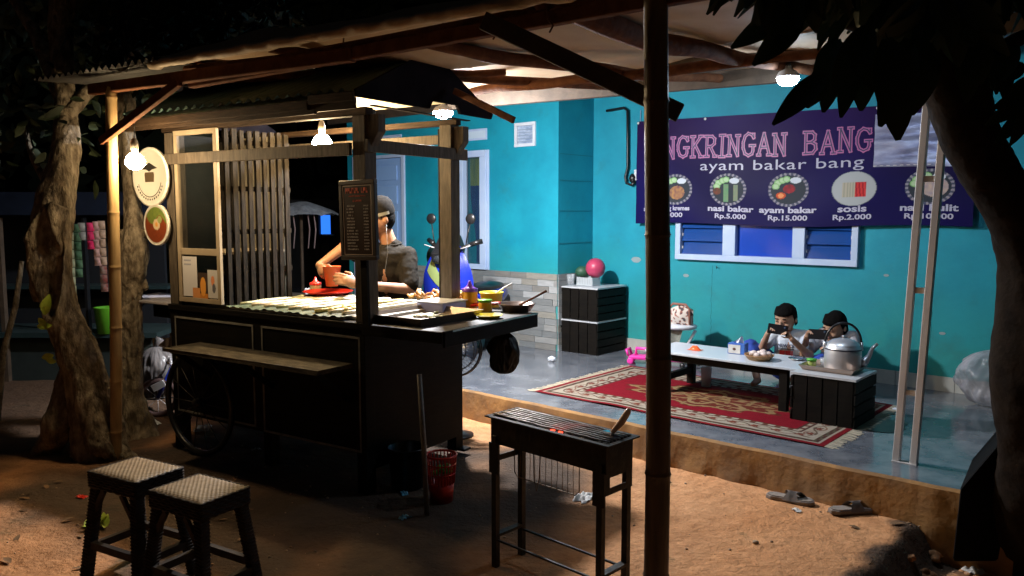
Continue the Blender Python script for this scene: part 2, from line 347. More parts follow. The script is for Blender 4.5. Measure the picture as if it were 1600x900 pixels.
# ------------------------------------------------------------------ house
house = thing('house', 'turquoise plastered house with louvred window, pale doors and stone-strip dado behind the porch', 'house', HO, HA)
def wallmat(name, c1, c2, low):
    m = mat(name, c1, .62, c2=c2, sc=2.6, bump=.22, bsc=14, detail=8, spec=.35); t = m.node_tree; b = t.nodes['Principled BSDF']
    src = b.inputs['Base Color'].links[0].from_socket
    tc = nd(t, 'ShaderNodeTexCoord'); sp = nd(t, 'ShaderNodeSeparateXYZ'); t.links.new(tc.outputs['Object'], sp.inputs[0])
    n = nd(t, 'ShaderNodeTexNoise'); n.inputs['Scale'].default_value = 1.4; n.inputs['Detail'].default_value = 6; t.links.new(tc.outputs['Object'], n.inputs['Vector'])
    a = nd(t, 'ShaderNodeMath'); a.operation = 'MULTIPLY_ADD'; t.links.new(n.outputs[0], a.inputs[0]); a.inputs[1].default_value = 1.3; t.links.new(sp.outputs[2], a.inputs[2])
    r = nd(t, 'ShaderNodeMapRange'); r.inputs[1].default_value = 1.1; r.inputs[2].default_value = 1.9; r.inputs[3].default_value = .9; r.inputs[4].default_value = 0; t.links.new(a.outputs[0], r.inputs[0])
    mx = nd(t, 'ShaderNodeMixRGB'); t.links.new(r.outputs[0], mx.inputs[0]); t.links.new(src, mx.inputs[1]); mx.inputs[2].default_value = (*low, 1)
    n3 = nd(t, 'ShaderNodeTexNoise'); n3.inputs['Scale'].default_value = 4.5; n3.inputs['Detail'].default_value = 12; n3.inputs['Roughness'].default_value = .7; t.links.new(tc.outputs['Object'], n3.inputs['Vector'])
    g1 = nd(t, 'ShaderNodeMapRange'); g1.inputs[1].default_value = .2; g1.inputs[2].default_value = .75; g1.inputs[3].default_value = .22; g1.inputs[4].default_value = 0; t.links.new(sp.outputs[2], g1.inputs[0])
    g2 = nd(t, 'ShaderNodeMath'); g2.operation = 'ADD'; t.links.new(n3.outputs[0], g2.inputs[0]); t.links.new(g1.outputs[0], g2.inputs[1])
    g3 = nd(t, 'ShaderNodeMapRange'); g3.inputs[1].default_value = .56; g3.inputs[2].default_value = .72; g3.inputs[3].default_value = 0; g3.inputs[4].default_value = .38; t.links.new(g2.outputs[0], g3.inputs[0])
    m5 = nd(t, 'ShaderNodeMixRGB'); t.links.new(g3.outputs[0], m5.inputs[0]); t.links.new(mx.outputs[0], m5.inputs[1]); m5.inputs[2].default_value = (.035, .17, .17, 1)
    t.links.new(m5.outputs[0], b.inputs['Base Color'])
    return m
M_teal = wallmat('turquoise_plaster', (.005, .25, .36), (.009, .32, .44), (.02, .28, .27))
TP = -.546; WH = 3.0
def wallgrid(mb, f, L, H0, H1, du=.1):
    nx = max(1, int(L / du)); ny = max(1, int((H1 - H0) / du))
    def fn(u, v):
        x = u * L; z = H0 + v * (H1 - H0); return Vector(f(x, z, .004 * noise.noise((x * 1.5, z * 1.5, 3))))
    mb.grid(nx, ny, fn)
# recessed wall with window opening
WX0, WX1, WZ0, WZ1 = .93, 2.50, 1.075, 1.75
def rwall(a, b, z0, z1):
    m_ = MB(); wallgrid(m_, lambda x, z, n: (a + x, -n * .0, z), b - a, z0, z1); return m_
mb = MB()
for a, b, z0, z1 in ((0, WX0, .2, WH), (WX1, 6.5, .2, WH), (WX0, WX1, .2, WZ0), (WX0, WX1, WZ1, WH)):
    mb.box(a, b, 0, .14, z0, z1)
mb.build('wall', M_teal, house)
mb = MB().box(-.14, 0, TP + .14, -.002, .2, WH); mb.build('wall', M_teal, house)
# protruding wall with openings: side window, transom, vent, door
ops = [(-1.26, -.885, .92, 2.10), (-1.26, -.885, 2.20, 2.31), (-.52, -.265, 2.105, 2.33), (-2.95, -2.15, .2, 2.10), (-2.55, -2.15, 2.2, 2.33)]
xe = sorted({-3.11, 0} | {o[0] for o in ops} | {o[1] for o in ops}); ze = sorted({.2, WH} | {o[2] for o in ops} | {o[3] for o in ops})
mb = MB()
for i in range(len(xe) - 1):
    for j in range(len(ze) - 1):
        xm, zm = (xe[i] + xe[i + 1]) / 2, (ze[j] + ze[j + 1]) / 2
        if any(o[0] < xm < o[1] and o[2] < zm < o[3] for o in ops): continue
        mb.box(xe[i], xe[i + 1], TP, TP + .14, ze[j], ze[j + 1])
mb.build('wall', M_teal, house)
box('wall', M_teal, house, -3.11, -2.97, TP + .14, 3.5, .0, WH)
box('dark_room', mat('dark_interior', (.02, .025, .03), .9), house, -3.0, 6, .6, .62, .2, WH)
# return-face block courses
for z in (.86, 1.2, 1.5, 1.78, 2.02):
    MB().box(.001, .004, TP + .02, -.02, z, z + .006, j=.0).build('mortar_line', mat('mortar_joint', (.01, .2, .25), .8), house)  # joint lines in a deeper turquoise than the plaster
# baseboard
M_base = mat('cream_baseboard', (.36, .36, .33), .55, c2=(.44, .44, .40), sc=4)
for k in range(16):
    a = .0 + k * .4
    MB().box(a + .002, a + .398, -.014, 0, .2, .305).build('baseboard_tile', M_base, house)
# stone-strip dado tiles
tcols = [(.17, .18, .18), (.21, .22, .22), (.26, .26, .25), (.33, .34, .34), (.24, .23, .20), (.19, .185, .17)]
tm = [mat('stone_strip_%s' % n, c, .35, c2=tuple(min(1, x * 1.25) for x in c), sc=12, stretch=(1, 1, 5)) for n, c in zip(('slate', 'grey', 'sand', 'pale', 'brown', 'umber'), tcols)]
random.seed(3)
for r in range(12):
    z = .2 + r * .06; x = -3.11 + random.uniform(-.2, 0); big = r in (0, 3, 6, 9)
    while x < 0:
        L = random.choice((.2, .25, .3)); a, b = max(-3.11, x), min(0, x + L); x += L
        if b - a < .02 or (b > -2.95 and a < -2.15): continue
        d = random.uniform(.008, .014)
        MB().box(a + .0015, b - .0015, TP - d, TP, z + .0015, z + .0585).build('tile', random.choice(tm), house)
    if True:
        for (a, b) in ((TP, -.30), (-.30, 0)):
            d = random.uniform(.008, .014); MB().box(0, d, a + .002, b - .002, z + .0015, z + .0585).build('tile', random.choice(tm), house)
# louvred triple window
win = MB(); fw = .055
bays = [(WX0 + .05, 1.385), (1.50, 1.99), (2.09, WX1 - .05)]
win.box(WX0, WX1, -.05, .03, WZ0, WZ0 + .05); win.box(WX0, WX1, -.045, .03, WZ1 - .05, WZ1)
for a, b in ((WX0, WX0 + .05), (1.385, 1.50), (1.99, 2.09), (WX1 - .05, WX1)): win.box(a, b, -.048, .03, WZ0 + .05, WZ1 - .05)
wo = win.build('window', M_wframe, house, bevel=.004)
M_pane = mat('blue_louvre_glass', (.012, .07, .30), .12, spec=.8); M_pane2 = mat('bluer_glass', (.012, .07, .50), .12, spec=.8)  # panes carry the blue of the curtain behind them
for bi, (a, b) in enumerate(bays):
    nlv = 5 if bi != 1 else 0
    H = WZ1 - WZ0 - .1
    if nlv:
        for k in range(nlv):
            z = WZ0 + .05 + H * (k + .5) / nlv; M = Matrix.Translation((0, 0, z)) @ Matrix.Rotation(radians(-18), 4, 'X')
            MB().box(a, b, -.003, .003, -H / nlv * .54, H / nlv * .54, M=M).build('pane', M_pane, wo)
            MB().box(a - .004, a + .012, -.016, .012, z - .012, z + .012).build('clip', M_steel, wo)
            MB().box(b - .012, b + .004, -.016, .012, z - .012, z + .012).build('clip', M_steel, wo)
    else:
        MB().box(a, b, .0, .006, WZ0 + .05, WZ1 - .05).build('pane', M_pane2, wo)
    # curtain behind
    MB().grid(40, 4, lambda u, v, a=a, b=b: Vector((a + u * (b - a), .09 + .012 * sin(u * 34 + bi), WZ0 + .02 + v * (WZ1 - WZ0)))).build('curtain', mat('blue_curtain', (.012, .05, .42), .8, c2=(.01, .03, .25), sc=5, stretch=(6, 1, .5)), wo)
# side window with blue and green curtain
o = ops[0]; sw = MB()
sw.box(o[0], o[1], TP - .03, TP + .05, o[3] - .065, o[3]); sw.box(o[0], o[1], TP - .03, TP + .05, o[2], o[2] + .05)
sw.box(o[0], o[0] + .06, TP - .028, TP + .05, o[2] + .05, o[3] - .065); sw.box(o[1] - .085, o[1], TP - .028, TP + .05, o[2] + .05, o[3] - .065)
sw.box(o[1] + .002, o[1] + .03, TP - .018, TP + .0, o[2], o[3])
so = sw.build('window', M_wframe, house, bevel=.004)
M_cteal = mat('pale_teal_glass', (.02, .30, .42), .2)
MB().box(o[0] + .06, o[1] - .085, TP + .03, TP + .034, o[2] + .05, o[3] - .065).build('pane', mat('clear_pane', (.02, .06, .08), .05, alpha=.3), so)
def cur(u, v):
    z = o[3] - .07 - v * 1.05; wdt = 1 - .35 * sstep(.3, .9, v); x = o[0] + .07 + (o[1] - o[0] - .16) * (1 - (1 - u) * wdt)
    return Vector((x, TP + .07 + .012 * sin(u * 26 + v), z))
c1 = MB().grid(40, 12, lambda u, v: cur(u, v * .26)); c1.build('curtain', mat('lime_curtain', (.30, .36, .08), .8, c2=(.12, .2, .1), sc=9, stretch=(5, 1, .3)), so)
c2_ = MB().grid(40, 12, lambda u, v: cur(u, .26 + v * .74) + Vector((0, .002, 0))); c2_.build('curtain', mat('navy_curtain', (.008, .05, .24), .8, c2=(.01, .03, .16), sc=9, stretch=(5, 1, .3)), so)
box('back_pane', M_cteal, so, o[0], o[1], TP + .12, TP + .13, o[2], o[3])
# transoms
for q in (ops[1], ops[4]):
    m_ = MB(); x0, x1, _, _ = q; z0, z1 = q[2], q[3]
    m_.box(x0, x1, TP - .012, TP + .03, z1 - .02, z1); m_.box(x0, x1, TP - .012, TP + .03, z0, z0 + .02); m_.box(x0, x0 + .02, TP - .011, TP + .03, z0 + .02, z1 - .02); m_.box(x1 - .02, x1, TP - .011, TP + .03, z0 + .02, z1 - .02)
    tr = m_.build('transom', M_wframe, house); box('pane', mat('white_pane', (.55, .68, .8), .3), tr, x0 + .02, x1 - .02, TP, TP + .006, z0 + .02, z1 - .02)
# vent block
q = ops[2]; m_ = MB()
m_.box(q[0], q[1], TP - .02, TP + .03, q[3] - .03, q[3]); m_.box(q[0], q[1], TP - .02, TP + .03, q[2], q[2] + .03); m_.box(q[0], q[0] + .03, TP - .019, TP + .03, q[2] + .03, q[3] - .03); m_.box(q[1] - .03, q[1], TP - .019, TP + .03, q[2] + .03, q[3] - .03)
vt = m_.build('vent', M_white, house, bevel=.003)
box('vent_screen', mat('vent_screen_grey', (.22, .30, .45), .5, c2=(.5, .58, .7), sc=14, stretch=(1, 1, 3)), vt, q[0] + .03, q[1] - .03, TP + .01, TP + .016, q[2] + .03, q[3] - .03)
for k in range(5): MB().box(q[0] + .03, q[1] - .03, TP - .004, TP + .009, q[2] + .045 + k * .028, q[2] + .052 + k * .028).build('vent_bar', mat('vent_bar_paint', (.25, .32, .42), .5), vt)
# pale door, panelled
dr = MB().box(-2.93, -2.17, TP + .01, TP + .05, .2, 2.08).build('door', M_door, house)
for (z0, z1) in ((.3, .85), (.93, 1.5), (1.58, 1.78), (1.84, 2.0)):
    m_ = MB(); a, b = -2.86, -2.24
    m_.box(a, b, TP - .002, TP + .01, z0, z1); m_.build('door_panel', mat('door_panel_paint', (.27, .46, .79), .5), dr, bevel=.006)
m_ = MB(); m_.box(-2.15, -2.10, TP - .02, TP + .03, .2, 2.12); m_.box(-3.0, -2.95, TP - .02, TP + .03, .2, 2.12); m_.box(-2.95, -2.15, TP - .02, TP + .03, 2.085, 2.12); m_.build('door_frame', M_wframe, house, bevel=.004)
# peeled paint scars, nail hook, power conduit
for (x, z, s) in ((.50, 1.05, .055), (1.02, .93, .03), (3.1, .62, .022), (2.7, 1.02, .02)):
    pts = [(x + s * (1 + .35 * noise.noise((k, s * 9, 1))) * cos(k * pi / 6), z + s * .5 * (1 + .35 * noise.noise((k, 2, s))) * sin(k * pi / 6)) for k in range(12)]
    MB().add([Vector((p[0], -.0015, p[1])) for p in pts], [tuple(range(12))]).build('paint_scar', mat('bare_plaster', (.25, .34, .36), .8), house)
for x0, z0, z1 in ((1.27, .35, 1.03), (3.02, .5, 1.3)):
    m_ = MB()
    P_ = [Vector((x0 + .012 * noise.noise((k * .7, x0, 1)), -.0012, z0 + (z1 - z0) * k / 24)) for k in range(25)]
    for a, b in zip(P_, P_[1:]): m_.add([a, b, b + Vector((.004, 0, 0)), a + Vector((.004, 0, 0))], [(0, 1, 2, 3)])
    m_.build('wall_crack', mat('crack_teal', (.01, .13, .15), .9), house)  # cracks drawn as thin strips of darker teal
MB().tube([(1.33, -.01, 1.02), (1.33, -.03, 1.01), (1.33, -.035, 1.03)], .004, 6).build('nail_hook', M_blackmetal, house)
MB().tube([(.16, -.02, 2.44), (.36, -.03, 2.45), (.40, -.03, 2.42), (.405, -.03, 2.2), (.41, -.03, 1.9), (.385, -.03, 1.82), (.40, -.035, 1.76), (.46, -.04, 1.74), (.50, -.04, 1.77)], .013, 8).build('power_conduit', M_blackplastic, house)
MB().tube([(.53, -.01, 2.42), (.52, -.012, 2.1), (.51, -.012, 1.9)], .003, 6).build('power_cable', M_wframe, house)
jb = box('junction_box', M_white, house, .49, .555, -.05, -.002, 1.78, 1.88, .005)
MB().ell((.475, -.045, 1.80), (.035, .03, .045)).build('socket_cover', M_blackplastic, house)
# far end house roof eave over the recessed porch
MB().bar((-3.3, TP - .12, 2.56), (0.1, TP - .12, 2.56), .03, .12).build('eave_board', M_plank, house)
rf = MB()
rf.add([Vector(p) for p in ((-3.6, -1.0, 2.58), (6.6, -1.0, 2.58), (6.6, 1.8, 3.3), (-3.6, 1.8, 3.3), (-3.6, -1.0, 2.61), (6.6, -1.0, 2.61), (6.6, 1.8, 3.33), (-3.6, 1.8, 3.33))], [(0, 3, 2, 1), (4, 5, 6, 7), (0, 1, 5, 4), (1, 2, 6, 5), (2, 3, 7, 6), (3, 0, 4, 7)])
rf.build('roof', mat('dark_roof_sheet', (.03, .03, .035), .7, c2=(.06, .06, .06), sc=6), house)
# ------------------------------------------------------------------ steel post (two square tubes with rungs)
st = thing('steel_post', 'galvanised steel porch post made of two square tubes joined by short rungs', 'post', hw(3.40, -1.965, PZ), HA)
lean = .075
for dx in (-.042, .042):
    MB().bar((dx, 0, 0), (dx + lean, 0, 2.15), .034, .04, up=(0, 1, 0)).build('tube', M_steel, st, bevel=.003)
for z in (.37, .90, 1.46):
    MB().bar((-.026 + lean * z / 2.15, 0, z), (.026 + lean * z / 2.15, 0, z), .02, .03).build('rung', M_steel, st, bevel=.003)
MB().box(-.06, .06, -.028, .028, .0, .004).build('base_plate', M_steel, st)
# ------------------------------------------------------------------ banner
BX0, BX1, BZ0, BZ1 = .53, 3.27, 1.395, 2.31
def bw(x, z):
    """depth of the slightly rippled cloth"""
    u = (x - BX0) / (BX1 - BX0)
    r = .010 * noise.noise((x * 2.2, z * 3.0, 5)) + .006 * sin((x * .8 + z) * 7) * sstep(.6, 1, u)
    return -.066 - .012 * sin(u * pi) + r
def bzs(x, z):   # top and bottom edges are not level: the cloth is stretched over nails
    u = (x - BX0) / (BX1 - BX0); k = (z - BZ0) / (BZ1 - BZ0); return z + k * (-.05 * u) + (1 - k) * (.012 * sin(u * 9) - .008)
plates = [(.935, 1.69, 'kremes'), (1.437, 1.69, 'nasi'), (1.955, 1.692, 'ayam'), (2.462, 1.686, 'sosis'), (2.985, 1.685, 'kulit')]
def bcol(p):
    x, z = p.x, p.z
    c = (.008, .006, .075)
    n = noise.noise((x * 1.5, z * 1.5, 2)); c = (c[0] + .010 * sstep(.3, 1, (z - BZ0) / .9), c[1], c[2] * (.85 + .45 * n))
    for (cx, cz, k) in plates:
        dx, dz = (x - cx) / .165, (z - cz) / .135; r = sqrt(dx * dx + dz * dz)
        if r < 1.0:
            a = atan2(dz, dx)
            if k == 'sosis':
                c = (.42, .45, .46) if r < .97 else (.2, .22, .25)
                if -.5 < dx < .55 and abs(dz + .05) < .42:
                    if dx > 0.05: c = (.62, .05, .05) if sin(dx * 42 + dz * 4) > -.3 else (.32, .02, .03)
                    else: c = (.46, .42, .33) if sin(dx * 50) > 0 else (.33, .34, .27)
            else:
                c = (.035, .045, .06)
                if r > .86: c = (.30, .28, .33) if sin(a * 26) > .1 else (.08, .09, .14)
                n2 = noise.noise((x * 40, z * 40, 1)) * .5 + .5
                for k2, (ex, ez) in enumerate(((-.52, .42), (-.3, .55), (-.1, .62), (-.62, .2))):
                    if (dx - ex) ** 2 + (dz - ez) ** 2 < .035: c = (.25, .5, .2) if ((dx - ex) ** 2 + (dz - ez) ** 2) > .018 else (.45, .62, .38)
                if (dx - .35) ** 2 * .8 + (dz - .55) ** 2 * 1.8 < .06: c = (.62, .68, .75)
                if k == 'ayam':
                    if (dx + .35) ** 2 + (dz + .35) ** 2 * 1.6 < .06: c = (.55, .08, .03) if ((dx + .35) ** 2 + (dz + .35) ** 2) > .02 else (.75, .3, .12)
                    if (dx - .05) ** 2 + (dz - .05) ** 2 * 1.3 < .09: c = (.32 * n2 + .1, .03, .04)
                if k == 'nasi':
                    if abs(dx + .1) < .14 and -.75 < dz < .35: c = (.12 + .08 * n2, .30, .16)
                    if abs(dx - .42) < .12 and -.7 < dz < .3: c = (.16 + .1 * n2, .26, .17)
                    if (dx + .6) ** 2 + (dz + .1) ** 2 < .05: c = (.22 * n2 + .03, .06, .04)
                if k == 'kremes':
                    if (dx - .1) ** 2 + (dz + .2) ** 2 < .2: c = (.42 * n2 + .12, .24 * n2 + .05, .09)
                if k == 'kulit':
                    if (dx - .2) ** 2 + (dz) ** 2 < .3: c = (.30 + .3 * n2, .26 + .2 * n2, .34)
    return c
M_ban = vmat('vinyl_banner', .45, .07); M_bprint = mat('banner_white_print', (.42, .42, .56), .45); M_bpink = mat('banner_pink_print', (.40, .09, .30), .45); M_bnavy = mat('banner_navy', (.014, .010, .09), .45)
ban = thing('banner', 'long dark blue menu banner with pink lettering and five food pictures hung over the window', 'banner', hw((BX0 + BX1) / 2, 0, BZ0), HA)
BO = Vector(((BX0 + BX1) / 2, 0, BZ0))
mb = MB(); mb.grid(548, 184, lambda u, v: Vector((BX0 + u * (BX1 - BX0), 0, BZ0 + v * (BZ1 - BZ0))))
cols = [bcol(v) for v in mb.v]; it = iter(cols)
mb.v = [Vector((v.x, bw(v.x, v.z), bzs(v.x, v.z))) for v in mb.v]
mb.build('banner_sheet', M_ban, ban, off=BO, colf=lambda v: next(it))
def onb(x, z, e=.002): return Vector((x, bw(x, z) - e, bzs(x, z))) - BO
# slab-serif hollow title letters drawn as strokes in a 1 x 1 cell
LET = {'A': [((.08, 0), (.5, 1)), ((.5, 1), (.92, 0)), ((.26, .36), (.76, .36)), ((0, 0), (.2, 0)), ((.78, 0), (1.04, 0))],
 'N': [((.14, 0), (.14, 1)), ((.14, 1), (.84, 0)), ((.84, 0), (.84, 1)), ((0, 0), (.28, 0)), ((0, 1), (.2, 1)), ((.7, 1), (.98, 1))],
 'G': [((.9, .8), (.72, .95)), ((.72, .95), (.45, 1)), ((.45, 1), (.2, .88)), ((.2, .88), (.06, .6)), ((.06, .6), (.07, .35)), ((.07, .35), (.22, .1)), ((.22, .1), (.5, 0)), ((.5, 0), (.78, .08)), ((.78, .08), (.86, .22)), ((.86, .22), (.86, .45)), ((.62, .45), (1.0, .45)), ((.9, .8), (.9, .96))],
 'K': [((.16, 0), (.16, 1)), ((.16, .42), (.84, 1)), ((.36, .58), (.88, 0)), ((0, 0), (.32, 0)), ((0, 1), (.32, 1)), ((.72, 1), (.98, 1)), ((.76, 0), (1.02, 0))],
 'R': [((.16, 0), (.16, 1)), ((.16, 1), (.6, .98)), ((.6, .98), (.82, .85)), ((.82, .85), (.8, .62)), ((.8, .62), (.58, .5)), ((.58, .5), (.18, .48)), ((.46, .48), (.88, 0)), ((0, 0), (.32, 0)), ((0, 1), (.2, 1)), ((.78, 0), (1.0, 0))],
 'I': [((.25, 0), (.25, 1)), ((.05, 0), (.45, 0)), ((.05, 1), (.45, 1))],
 'B': [((.16, 0), (.16, 1)), ((.02, 1), (.6, .99)), ((.6, .99), (.8, .86)), ((.8, .86), (.78, .64)), ((.78, .64), (.56, .53)), ((.56, .53), (.2, .52)), ((.56, .53), (.84, .42)), ((.84, .42), (.88, .2)), ((.88, .2), (.66, .02)), ((.66, .02), (.02, 0))]}
def ribbon(mb, p, q, wd, fn, e):
    dx, dz = q[0] - p[0], q[1] - p[1]; L = sqrt(dx * dx + dz * dz); nx_, nz_ = -dz / L * wd / 2, dx / L * wd / 2; ex, ez = dx / L * wd / 2.2, dz / L * wd / 2.2; n = max(1, int(L / .05))
    for k in range(n):
        a = (p[0] - ex + (dx + 2 * ex) * k / n, p[1] - ez + (dz + 2 * ez) * k / n); b = (p[0] - ex + (dx + 2 * ex) * (k + 1) / n, p[1] - ez + (dz + 2 * ez) * (k + 1) / n)
        mb.add([fn(a[0] + nx_, a[1] + nz_, e), fn(a[0] - nx_, a[1] - nz_, e), fn(b[0] - nx_, b[1] - nz_, e), fn(b[0] + nx_, b[1] + nz_, e)], [(0, 1, 2, 3)])
x = .685; base = 1.972
for ch in 'ANGKRINGAN BANG':
    if ch == ' ': x += .115; continue
    h = .172 * random.uniform(.95, 1.06); wd = .113 if ch != 'I' else .115; dz = random.uniform(-.006, .006); wl = wd * .965
    a = MB(); b = MB(); e = .0016
    for p, q in LET[ch]:
        P = (x + p[0] * wl, base + dz + p[1] * h); Q = (x + q[0] * wl, base + dz + q[1] * h); e += .00012
        ribbon(a, P, Q, .027, onb, e)
    e = .0042
    for p, q in LET[ch]:
        P = (x + p[0] * wl, base + dz + p[1] * h); Q = (x + q[0] * wl, base + dz + q[1] * h); e += .00008
        ribbon(b, P, Q, .0085, onb, e)
    a.build('letter', M_bpink, ban); b.build('letter_core', M_bnavy, ban)
    x += wl + .0235 if ch != 'I' else wl * .5 + .022
textwords('lettering', 'ayam bakar bang', .118, M_bprint, ban, lambda u, v: onb(1.85 + u, 1.855 + v), bold=0, sx=1.62, spacing=1.06)
for (cx, t1, t2, sz) in ((.85, 'ayam goreng kremes', 'Rp.15.000', .055), (1.462, 'nasi bakar', 'Rp.5.000', .066), (1.955, 'ayam bakar', 'Rp.15.000', .066), (2.455, 'sosis', 'Rp.2.000', .072), (2.985, 'nasi kulit', 'Rp.10.000', .07)):
    textwords('lettering', t1, sz, M_bprint, ban, lambda u, v: onb(cx + u, 1.507 + v), bold=.0022, sx=1.55 if len(t1) < 12 else 1.0)
    textmesh('lettering', t2, .056, M_bprint, ban, lambda u, v: onb(cx + u, 1.447 + v), bold=.0014, sx=1.45)
# silver patch over the end of the title
M_silver = mat('silver_tarp_patch', (.16, .17, .30), .35, .4, c2=(.38, .41, .56), sc=4, stretch=(1, 1, 3), bump=.2, bsc=9)
mb = MB(); mb.grid(40, 20, lambda u, v: onb(2.60 + u * .62, 1.845 + v * .40 - .012 * u, .008 + .006 * noise.noise((u * 4, v * 9, 3)) + .004 * sin(v * 18)))
mb.build('patch', M_silver, ban)
mb = MB()
for k in range(14): p = onb(2.612 + k * .046, 1.853, .014); mb.box(p.x - .012, p.x + .012, p.y - .001, p.y + .001, p.z - .0015, p.z + .0015)
mb.build('stitching', M_wtext, ban)
for x_ in (BX0, 1.2, 1.95, 2.6, BX1 - .02):
    p = onb(x_ + .012, BZ1 - .015, .004); MB().lathe([(.010, -.002), (.012, 0), (.010, .002)], p, 10, M=Matrix.Rotation(pi / 2, 4, 'X')).build('eyelet', M_steel, ban)
# ================================================================== CANOPY (cart frame: x right along the beam, y towards the house)
random.seed(11)
lp = G(180, 719); lpc = CMi @ lp
def bamboo(name, label, base, top, r, m, nodes=.32, group=None):
    t = thing(name, label, 'pole', base, 0, group); d = Vector(top) - Vector(base); L = d.length; pts = []; rs = []
    z = 0; nxt = .18
    while z < L:
        pts.append(d * (z / L) + Vector((.008 * sin(z * 2.1), .006 * cos(z * 1.7), 0))); k = abs(z - nxt)
        rr = r * (1 - .10 * z / L)
        if k < .004: rr *= 1.09
        elif k < .012: rr *= 1.03
        rs.append(rr)
        if z > nxt + .02: nxt += nodes * random.uniform(.85, 1.15)
        z += .004 if k < .016 else min(.04, max(.004, nxt - z - .012) if nxt > z else .04)
    pts.append(d); rs.append(r * .9)
    MB().tube(pts, rs, 14).build('culm', m, t); return t
bamboo('bamboo_pole', 'pale bamboo pole holding the left end of the canopy, lit by the bulb', lp, cw(-1.50, -.40, 2.19) , .034, M_bamboo)
cpb = Vector((.525, 2.80, 0)); bamboo('bamboo_pole', 'thick dark bamboo pole in the foreground that cuts across the banner', cpb, Vector((.492, 2.80, 2.55)), .0455, M_bamboo2, .42)
can = thing('canopy', 'low canopy of cream tarpaulin over rough branches and planks, sheltering the food cart', 'canopy', CN, CA)
# front beam: two rough lengths
MB().bar((-1.72, -.40, 2.20), (.35, -.40, 2.185), .05, .06).build('beam', M_branch, can, bevel=.006)
MB().bar((-.85, -.36, 2.17), (2.1, -.42, 2.225), .045, .055).build('beam', M_branch, can, bevel=.006)
MB().tube([(-.9, -.35, 2.245), (-.2, -.34, 2.225), (.5, -.35, 2.24), (1.6, -.36, 2.27)], [.022, .026, .024, .02], 8).build('branch', M_branch, can)
# knee braces
MB().bar((-1.575, -.44, 1.895), (-.86, -.42, 2.17), .03, .045).build('brace', M_branch, can, bevel=.004)
a = CMi @ D(755, 32, 3.02); b = CMi @ D(1063, 177, 2.86)
MB().bar(a, b, .03, .066, up=(0, 0, 1)).build('brace', M_plank, can, bevel=.004)
# rear plank, purlins and rafters
def canp(px, py, z): return CMi @ G(px, py, z)
MB().bar((-.95, 2.0, 2.335), (1.62, 2.0, 2.325), .05, .10).build('beam', M_plank, can, bevel=.005)
MB().bar((-1.3, 2.3, 2.41), (1.9, 2.45, 2.42), .04, .05).build('beam', M_plank, can, bevel=.005)
def branch(pts, rs):
    P = [Vector(p) for p in pts]; out = []; R = []
    for i in range(len(P) - 1):
        for k in range(6):
            f = k / 6; q = P[i].lerp(P[i + 1], f); n = noise.noise_vector(q * 2.2) * .018; out.append(q + n); R.append((rs[i] + (rs[i + 1] - rs[i]) * f) * (1 + .12 * noise.noise(q * 9)))
    out.append(P[-1]); R.append(rs[-1]); MB().tube(out, R, 9).build('branch', M_branch, can)
branch([(1.33, -.42, 2.29), (1.40, .45, 2.27), (1.60, 1.36, 2.30), (1.9, 2.3, 2.33)], [.045, .05, .036, .03])
branch([(.40, -.1, 2.30), (.55, .36, 2.28), (.73, .81, 2.28), (1.0, 1.5, 2.30), (1.25, 2.1, 2.34)], [.026, .036, .034, .03, .028])
branch([(-.30, -.3, 2.30), (-.17, .18, 2.285), (-.02, .60, 2.28), (.22, 1.10, 2.29), (.5, 1.9, 2.33)], [.026, .03, .03, .028, .026])
branch([(-1.2, 1.6, 2.32), (-.44, 1.39, 2.29), (.137, 1.23, 2.27), (.8, 1.21, 2.265), (1.38, 1.185, 2.275), (2.05, 1.28, 2.30)], [.022, .026, .03, .03, .03, .026])
branch([(-1.5, -.1, 2.27), (-.6, .25, 2.27), (.3, .9, 2.30)], [.024, .026, .02])
branch([(-.9, -.3, 2.27), (-1.0, .6, 2.29), (-.9, 1.9, 2.33)], [.028, .026, .02])
MB().bar(CMi @ D(710, 142, 4.5), CMi @ D(803, 188, 4.25), .02, .035).build('brace', M_branch, can, bevel=.003)
# tarpaulin, sagging between the rafters, front edge rolled over the beam
M_tarp = mat('cream_tarpaulin', (.40, .27, .16), .75, c2=(.50, .36, .23), sc=2.2, bump=.25, bsc=6, detail=7, spec=.3)
def tarpz(x, y):
    z = 2.315 + .038 * (y + .4) + .05 * noise.noise((x * 1.1, y * 1.1, 6)) + .022 * noise.noise((x * 3, y * 3, 6))
    z -= .045 * max(0, sin((x + .4) * 3.4)) * max(0, sin((y + .4) * 2.1))
    return z
def tfn(u, v):
    x = -1.42 + u * 3.75; y = -.50 + v * 2.86
    if v < .02: return Vector((x, -.49 + .012 * sin(x * 23), 2.262 + .02 * noise.noise((x * 6, 0, 1))))
    if x > 1.3 and y > 1.2: y = y - .25 * sstep(1.3, 2.3, x)
    return Vector((x, y, max(2.285, tarpz(x, y))))
tp = MB().grid(120, 90, tfn).build('tarpaulin', M_tarp, can)
mb = MB().tube([(-1.0 + 3.1 * i / 60, -.49 + .008 * sin(i * 1.9), 2.258 + .012 * noise.noise((i * .45, 1, 1)) + .008 * (i / 60)) for i in range(61)], [.024 + .010 * noise.noise((i * .6, 4, 4)) for i in range(61)], 9)
mb.build('rolled_edge', mat('pale_tarp_hem', (.62, .50, .34), .7, c2=(.45, .34, .22), sc=9, bump=.4, bsc=20), can)
M_corr = mat('corrugated_sheet', (.04, .05, .05), .6, c2=(.08, .09, .085), sc=5)
mb = MB()
